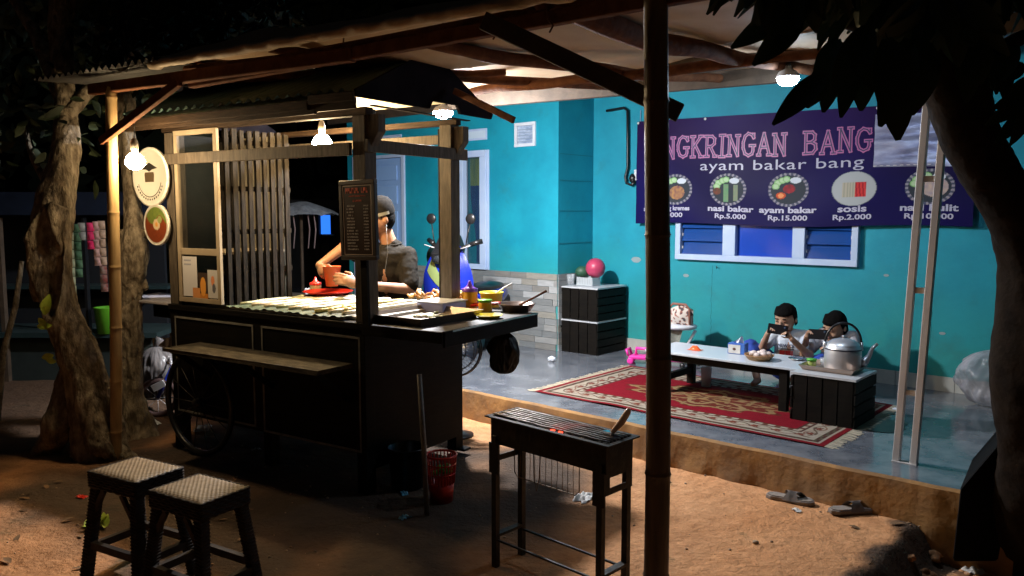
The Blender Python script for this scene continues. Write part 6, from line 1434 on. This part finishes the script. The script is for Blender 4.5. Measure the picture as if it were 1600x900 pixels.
# weeds at the tree foot
wd_ = thing('weed', 'small leafy weed with yellow-green leaves at the foot of the left tree', 'plant', G(150, 712))
mb = MB()
for (px, py, L_) in ((125, 675, .11), (135, 672, .1), (155, 664, .07), (160, 672, .06), (163, 686, .06), (150, 680, .05), (158, 692, .07), (142, 690, .05), (166, 678, .05), (120, 680, .08)):
    p = D(px, py, wd_.location.y + random.uniform(-.04, .04)); leafshape(mb, p, Matrix.Rotation(random.uniform(-2, 2), 3, 'Y') @ Matrix.Rotation(radians(75), 3, 'X'), L_, L_ * .33, seg=5)
mb.build('leaves', M_leafg, wd_, off=wd_.location.copy())
MB().tube([(0, 0, 0), (.01, 0, .08), (.0, 0, .17)], .006, 6).build('stem', M_leafg, wd_)
w2 = thing('weed', 'low yellow-green weed seen between the legs of the farther stool', 'plant', G(152, 826))
mb = MB()
for k in range(12): leafshape(mb, Vector((random.uniform(-.05, .05), random.uniform(-.03, .03), .01)), Matrix.Rotation(random.uniform(0, 6.3), 3, 'Z') @ Matrix.Rotation(radians(random.uniform(20, 70)), 3, 'X'), .06, .016, seg=4)
mb.build('leaves', M_leafg, w2)
# right mango tree, leaning, black against the lit wall
YR = 3.28
tR = Vector((2.42, 3.55, -.16))
tree3 = thing('mango_tree', 'dark leaning tree at the right edge with big leaves hanging over the banner', 'tree', tR)
mb = MB(); trunk(mb, [tR + Vector((.02, .1, -.05)), D(1622, 720, YR + .1), D(1608, 600, YR), D(1616, 500, YR), D(1612, 410, YR), D(1582, 330, YR - .03), D(1540, 260, YR - .06), D(1506, 190, YR - .1), D(1480, 100, YR - .1), D(1450, 0, YR - .1), D(1430, -90, YR)], [.22, .155, .138, .135, .118, .105, .108, .108, .12, .11, .09], 30, .10, 2)
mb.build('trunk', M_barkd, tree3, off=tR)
mb = MB()
for pth, r in (([(1490, 120, YR - .1), (1400, 60, YR - .2), (1280, 20, YR - .3), (1180, 10, YR - .3)], .05), ([(1500, 160, YR - .1), (1560, 80, YR), (1640, 40, YR)], .045), ([(1470, 80, YR - .1), (1500, 0, YR - .2), (1540, -60, YR - .3)], .05), ([(1400, 60, YR - .2), (1330, 90, YR - .35), (1290, 120, YR - .4)], .02)):
    trunk(mb, [D(*p) for p in pth], [r, r * .8, r * .5, r * .4][:len(pth)], 12, .1)
mb.build('branch', M_barkd, tree3, off=tR)
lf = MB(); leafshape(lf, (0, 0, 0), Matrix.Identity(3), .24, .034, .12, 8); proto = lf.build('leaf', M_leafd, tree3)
def putleaf(p, M3, s, first=[True]):
    M4 = Matrix.Translation(p - tR) @ M3.to_4x4() @ Matrix.Diagonal((s[0], s[1], s[0], 1))
    o = proto if first[0] else shared(proto, tree3); first[0] = False
    o.matrix_local = M4
def hang(px, py, tx, ty, Y, wpx):     # one explicit leaf: stem point and tip
    a = D(px, py, Y); b = D(tx, ty, Y - .05); d = b - a; L_ = d.length; q = d.normalized().to_track_quat('Y', 'Z').to_matrix()
    # face the blade broadly along the view axis, slightly turned
    z = Vector((random.uniform(-.3, .3), -1, .1)); y_ = d.normalized(); x_ = y_.cross(z).normalized(); z_ = x_.cross(y_); M3 = Matrix((x_, y_, z_)).transposed()
    putleaf(a, M3, (wpx * Y / 1250 / .050, L_ / .24))
nleaf = 0
for h_ in ((1385, 60, 1416, 211, 2.3, 56), (1292, 112, 1213, 188, 2.5, 30), (1330, 60, 1398, 152, 2.5, 40), (1310, 70, 1290, 168, 2.6, 34), (1330, 80, 1322, 178, 2.6, 30), (1310, 60, 1276, 132, 2.6, 30), (1305, 90, 1268, 160, 2.55, 34),
           (1350, 60, 1350, 165, 2.6, 40), (1440, 60, 1436, 170, 2.5, 50), (1255, 20, 1186, 96, 2.6, 34), (1420, 60, 1385, 190, 2.5, 44), (1545, 80, 1566, 140, 2.7, 26), (1560, 90, 1580, 152, 2.7, 26), (1590, 70, 1556, 132, 2.7, 24), (1600, 100, 1570, 124, 2.7, 20),
           (1605, 150, 1549, 193, 2.7, 22), (1602, 175, 1563, 218, 2.7, 20), (1610, 160, 1586, 224, 2.7, 20), (1604, 140, 1556, 168, 2.7, 16), (1608, 120, 1574, 150, 2.7, 14), (1500, 60, 1528, 150, 2.6, 44), (1515, 60, 1545, 120, 2.6, 40), (1240, 10, 1150, 70, 2.7, 30), (1360, 40, 1310, 140, 2.45, 44)):
    hang(*h_); nleaf += 1
def randM():
    d = Vector((random.gauss(0, .7), random.gauss(0, .5), -abs(random.gauss(.9, .5)))).normalized(); z = Vector((random.uniform(-.8, .8), -1, random.uniform(-.4, .4))); x_ = d.cross(z).normalized(); z_ = x_.cross(d); return Matrix((x_, d, z_)).transposed()
bound = [(1180, 45), (1215, 62), (1260, 80), (1300, 100), (1400, 112), (1480, 130), (1530, 95), (1620, 70)]
def lim(x):
    for (a, ya), (b, yb_) in zip(bound, bound[1:]):
        if a <= x <= b: return ya + (yb_ - ya) * (x - a) / (b - a)
    return 20
while nleaf < 290:        # whorls of leaves at the twig ends
    x = random.uniform(1200, 1640); y = lim(x) - random.random() ** 1.5 * 120 - 135; Y = random.uniform(2.4, 3.1); c = D(x, y, Y)
    ax = Vector((random.uniform(-.7, .5), random.uniform(-.5, .5), -1)).normalized(); s0 = random.uniform(.7, 1.15)
    for q in range(random.randint(5, 8)):
        d = (ax + Vector((random.gauss(0, .55), random.gauss(0, .5), random.gauss(0, .45)))).normalized(); z = Vector((random.uniform(-.8, .8), -1, random.uniform(-.6, .6))); x_ = d.cross(z).normalized(); z_ = x_.cross(d)
        putleaf(c + d * .02, Matrix((x_, d, z_)).transposed(), (random.uniform(.8, 1.5), s0 * random.uniform(.65, 1.1))); nleaf += 1
mb = MB()
for k in range(2600):
    x = random.uniform(1100, 1720); y = min(lim(x) if x > 1180 else 10 + (x - 1100) * .6, 110) - 118 - random.random() * 300
    leafshape(mb, D(x, y, random.uniform(2.5, 3.9)), randM(), random.uniform(.16, .26), random.uniform(.028, .04), seg=3)
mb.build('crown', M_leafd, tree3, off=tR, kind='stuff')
# dark bulky shape of unknown kind at the tree's foot
hp_ = Vector((2.28, 3.52, -.16))
bulk = thing('dark_bulk', 'dark bulky shape standing in shadow at the foot of the leaning tree', 'heap', hp_)
pts = [D(1503, 850, 3.42) - Vector((0, 0, .12)), D(1506, 768, 3.46), D(1572, 676, 3.5), D(1582, 652, 3.5), D(1576, 640, 3.5), D(1700, 640, 3.5), D(1720, 850, 3.4) - Vector((0, 0, .12))]
ol = [((p - hp_).x, (p - hp_).z) for p in pts]
mb = MB()
mb.slab([(x, z) for x, z in ol], -.42, .03, M=Matrix.Rotation(pi / 2, 4, 'X'))
mb.v = [Vector((v.x + .75 * max(0, v.y), v.y, v.z)) for v in mb.v]
mb.build('cover', mat('near_black', (.0025, .0025, .003), .8, spec=.1, bump=.4, bsc=8), bulk, bevel=.03)
MB().lathe([(.001, .0), (.05, .0), (.085, .03), (.09, .045), (.06, .05), (.001, .045)], D(1602, 655, 3.42) - hp_, 24, sy=.8).build('rim', M_blackplastic, bulk)

# ================================================================== BACKGROUND LEFT: a dark stall with hanging sachets, benches, hut, parasol
def bg_thing(*a, **k): return thing(*a, **k)
YS = 7.3
stl = thing('snack_stall', 'dim roadside stall with counter and blue tarpaulin behind the left tree', 'stall', G(60, 640))
so_ = stl.location.copy(); M_dkteal = mat('dark_teal_board', (.006, .022, .024), .8, c2=(.012, .034, .037), sc=4)
def sbx(name, p0, p1, Y0, Y1, m):
    a = D(p0[0], p0[1], Y0); b = D(p1[0], p1[1], Y0); o = MB().box(min(a.x, b.x), max(a.x, b.x), Y0, Y1, min(a.z, b.z), max(a.z, b.z)).build(name, m, stl, off=so_); return o
sbx('counter', (-120, 520), (245, 528), 6.9, 7.5, M_dkteal); sbx('counter_front', (-120, 529), (240, 640), 7.0, 7.04, mat('dark_green_front', (.010, .018, .016), .8, c2=(.02, .03, .028), sc=6))
sbx('back_board', (-120, 330), (262, 528), 7.9, 7.95, mat('dark_board', (.006, .008, .012), .85)); sbx('blue_tarpaulin', (-120, 300), (262, 336), 6.9, 8.0, mat('blue_tarp', (.003, .008, .022), .6, c2=(.006, .014, .036), sc=5, bump=.5, bsc=6))
sbx('shelf', (-120, 447), (262, 452), 7.6, 7.9, M_dkteal); sbx('post', (126, 340), (140, 530), 6.95, 7.0, M_blackplastic)
sbx('post', (-2, 340), (10, 640), 6.95, 7.0, M_plank)
cols6 = [('pale green', (.20, .22, .13)), ('grey', (.20, .20, .18)), ('dark green', (.04, .10, .05)), ('crimson', (.60, .02, .10)), ('pink', (.42, .25, .22)), ('tan', (.36, .24, .16))]
for i, (px, y0, y1, ci) in enumerate(((108, 348, 470, 0), (120, 350, 440, 2), (127, 348, 378, 1), (141, 348, 400, 3), (150, 346, 416, 4), (158, 345, 470, 5))):
    a = D(px, y0, 6.8)
    t = thing('sachet_strip', 'hanging strip of %s sachets, %s' % (cols6[ci][0], ('leftmost by the trunk', 'second in the row', 'short one in the middle', 'fourth in the row', 'fifth, next to the pole', 'long one against the bamboo pole')[i]), 'sachets', a, 0, 'strips of sachets hanging in the stall')
    n = max(2, int((y1 - y0) / 14)); st_ = 14 * 6.8 / 1250
    c_ = cols6[ci][1]; cm = mat('sachet_' + cols6[ci][0].replace(' ', '_'), c_, .3, c2=tuple(min(1, q * 1.9 + .05) for q in c_), sc=14, bump=.4, bsc=20)
    cm2 = mat('sachet_red_brown', (.22, .05, .04), .3, c2=(.4, .3, .25), sc=20)
    for k in range(n):
        MB().grid(5, 5, lambda u, v: Vector(((u - .5) * .062, -.012 * sin(pi * u) * sin(pi * v) + .004 * sin(k * 2), -st_ * k - v * st_ * .94))).build('sachet', cm2 if (ci == 5 and k > 4) else cm, t)
gbk = thing('green_bucket', 'bright green bucket standing on the stall counter behind the bamboo pole', 'bucket', D(158, 523, 6.85) + Vector((0, 0.1, .0)))
MB().lathe([(.001, 0), (.075, 0), (.095, .22), (.10, .225), (.097, .23), (.09, .225), (.07, .004), (.001, .004)], (0, 0, 0), 26, capb=False, capt=False).build('bucket', mat('grass_green_bucket', (.10, .36, .02), .4), gbk)
ls = D(6, 548, 5.6); lt_ = D(34, 408, 5.7); lst = thing('leaning_stick', 'thin crooked stick leaning at the left edge of the picture', 'stick', Vector((ls.x - .08, ls.y, 0)))
MB().tube([Vector((0, 0, 0)), ls - lst.location, (ls + lt_) / 2 + Vector((.02, 0, 0)) - lst.location, lt_ - lst.location], [.022, .022, .02, .016], 8).build('shaft', M_bark, lst)
# rubbish bag and small bicycle behind the trees
blobbag('rubbish_bag', 'shiny grey rubbish bag between the knobbly tree and the cart', 'bag', G(233, 652) + Vector((0, .15, .10)), (.15, .14, .40), M_dpoly, 12, knot=True, amp=.25)
bcy = thing('child_bicycle', 'small child bicycle with blue frame lying behind the cart', 'bicycle', G(248, 652) + Vector((0, .0, 0)), radians(20))
m_ = MB(); R = .125; m_.tube([(R * cos(a), 0, R + .02 + R * sin(a)) for a in [2 * pi * k / 30 for k in range(31)]], .02, 8, cap=False); wq = m_.build('wheel', mat('brown_tyre', (.07, .035, .03), .8), bcy)
for k in range(8): a = 2 * pi * k / 8; MB().tube([(0, 0, R + .02), (R * cos(a), 0, R + .02 + R * sin(a))], .002, 4).build('spoke', M_steel, wq)
m_ = MB(); m_.tube([(.42 + R * cos(a), 0, R + .02 + R * sin(a)) for a in [2 * pi * k / 30 for k in range(31)]], .02, 8, cap=False); m_.build('wheel', mat('brown_tyre', (.07, .035, .03), .8), bcy)
for (a, b) in (((0, 0, .145), (.1, 0, .36)), ((.1, 0, .34), (.30, 0, .32)), ((.12, 0, .32), (.24, 0, .14)), ((.30, 0, .34), (.24, 0, .14)), ((.42, 0, .145), (.24, 0, .14)), ((.42, 0, .145), (.30, 0, .36))): MB().tube([a, b], .014, 8).build('frame_tube', mat('blue_frame_paint', (.01, .03, .35), .3), bcy)
MB().tube([(.08, -.14, .43), (.1, 0, .38), (.08, .14, .43)], .009, 6).build('handlebar', M_steel, bcy); MB().ell((.30, 0, .38), (.09, .05, .03), None, 12, 8).build('seat', M_blue, bcy)
MB().bar((-.03, -.03, .22), (.05, -.04, .26), .02, .05).build('mudguard', M_wtext, bcy)
# distant hut with a lit blue window and drooping parasol
ht = thing('hut', 'dark distant hut with one blue-lit window, seen past the slats of the cart', 'building', D(490, 400, 14) * Vector((1, 1, 0)) if False else Vector((D(490, 400, 14).x, 14, 0)))
ho_ = ht.location.copy(); 
def hb_(name, px0, py0, px1, py1, Y0, Y1, m):
    a = D(px0, py0, Y0); b = D(px1, py1, Y0); return MB().box(a.x, b.x, Y0, Y1, max(0, b.z), a.z).build(name, m, ht, off=ho_)
M_hut = mat('dark_hut_wall', (.012, .012, .014), .9)
hb_('wall', 380, 325, 501, 470, 14, 14.2, M_hut); hb_('wall', 516, 325, 640, 470, 14, 14.2, M_hut); hb_('wall', 501, 325, 516, 336, 14, 14.2, M_hut); hb_('wall', 501, 366, 516, 470, 14, 14.2, M_hut)
hb_('window', 501, 336, 516, 366, 14.05, 14.08, emitter('blue_window_glow', (.03, .20, 1), 1.3))
hb_('sill', 503, 366, 521, 368, 13.9, 14.0, emitter('sill_glow_paint', (.1, .2, .6), .3) if False else M_white)
hb_('roof', 370, 312, 650, 325, 13.6, 14.6, mat('hut_roof', (.03, .03, .03), .9))
pr_ = thing('parasol', 'tattered grey parasol with drooping fringe in the dark behind the cart', 'parasol', Vector((D(472, 400, 9.5).x, 9.5, 0)))
po = pr_.location.copy(); a = D(472, 318, 9.5)
mb = MB()
def par(u, v):
    an = 2 * pi * u; r = .42 * v; z = a.z + .02 - .16 * v ** 1.6 + .02 * abs(sin(an * 4)) * v + .015 * noise.noise((cos(an) * 6, sin(an) * 6, v * 3)); return Vector((a.x + r * cos(an), 9.5 + r * sin(an), z))
mb.grid(48, 8, par); mb.build('canopy', mat('grey_thatch', (.20, .22, .25), .8, c2=(.35, .38, .42), sc=16, bump=.6), pr_, off=po)
MB().tube([(0, 0, 0), (0, 0, a.z)], .02, 8).build('pole', M_plank, pr_)
mb = MB()
for x in (-.16, -.1, -.04, .13, .2): mb.tube([Vector((x, -.2, a.z - .12)), Vector((x + .02, -.2, a.z - .3)), Vector((x, -.21, a.z - .52))], .008, 5)
mb.build('fringe_cord', mat('pale_cord', (.3, .22, .22), .8), pr_)
# dark hedge wall of far vegetation closing the night behind everything
hg = thing('hedge', 'dark mass of night-time bushes and trees far behind the stall and hut', 'trees', Vector((-6, 17, 0)))
mb = MB(); 
for k in range(2600):
    c = Vector((random.uniform(-22, 8), 17 + random.uniform(-1.0, 1.2), random.random() ** .8 * 7)); leafshape(mb, c, randrot(.2), random.uniform(.5, 1.0), random.uniform(.15, .3), seg=3)
mb.build('foliage', mat('far_foliage', (.02, .032, .015), .8), hg, off=Vector((-6, 17, 0)), kind='stuff')
# pebbles, crumbs and fallen leaves on the soil
random.seed(31); mb = MB()
for k in range(1300):
    x = random.uniform(-3, 3); y = random.uniform(2.2, 5.4); l = HMi @ Vector((x, y, 0))
    if l.y > T0 - .03 and l.x < 4: continue
    if (Vector((x, y)) - EA).dot(EN) < .1 and random.random() < .5: continue
    if noise.noise((x * 1.7, y * 1.7, 3)) < -.05: continue
    s = random.uniform(.002, .008) * (1.8 if random.random() < .08 else 1); mb.ell((x, y, gz(x, y) + s * .3), (s * random.uniform(.8, 1.4), s, s * .7), Matrix.Rotation(random.uniform(0, 3), 4, 'Z'), 6, 4)
mb.build('pebbles', mat('soil_pebble', (.26, .15, .08), .9, c2=(.42, .32, .22), sc=9), None, kind='stuff')
mb = MB()
for k in range(70):
    x = random.choice((random.uniform(-2.8, -1.2), random.uniform(1.6, 2.6))); y = random.uniform(2.4, 4.4); leafshape(mb, (x, y, gz(x, y) + .008), Matrix.Rotation(random.uniform(0, 6.3), 3, 'Z') @ Matrix.Rotation(random.uniform(-.2, .3), 3, 'X'), random.uniform(.04, .08), random.uniform(.01, .018), seg=3)
mb.build('fallen_leaves', mat('dry_leaf', (.20, .11, .05), .8, c2=(.12, .07, .03), sc=9), None, kind='stuff')
random.seed(8); mb = MB()
for k in range(46):
    f = random.uniform(-.6, .75); p = EA + (EB - EA) * (f + .2) + EN * random.uniform(.05, .45); s = random.uniform(.012, .04); o_ = len(mb.v); c_ = Vector((p.x, p.y, gz(p.x, p.y) + s * .1))
    mb.ell(c_, (s * random.uniform(.8, 1.3), s, s * .55), Matrix.Rotation(random.uniform(0, 3), 4, 'Z'), 14, 9)
    mb.v[o_:] = [c_ + (v - c_) * (1 + .9 * noise.noise(v * 38) + .4 * noise.noise(v * 90)) for v in mb.v[o_:]]
mb.build('soil_clods', M_soil, None, kind='stuff', colf=lambda v: (.1, .1, .1))
mb = MB()
for k in range(260):
    f = random.uniform(-.1, 1.5); p = EA + (EB - EA) * f + EN * random.uniform(-.01, .12); leafshape(mb, (p.x, p.y, gz(p.x, p.y)), randrot(-.9), random.uniform(.01, .022), .002, seg=3)
mb.build('moss_tufts', mat('dark_moss', (.02, .03, .012), .9), None, kind='stuff')
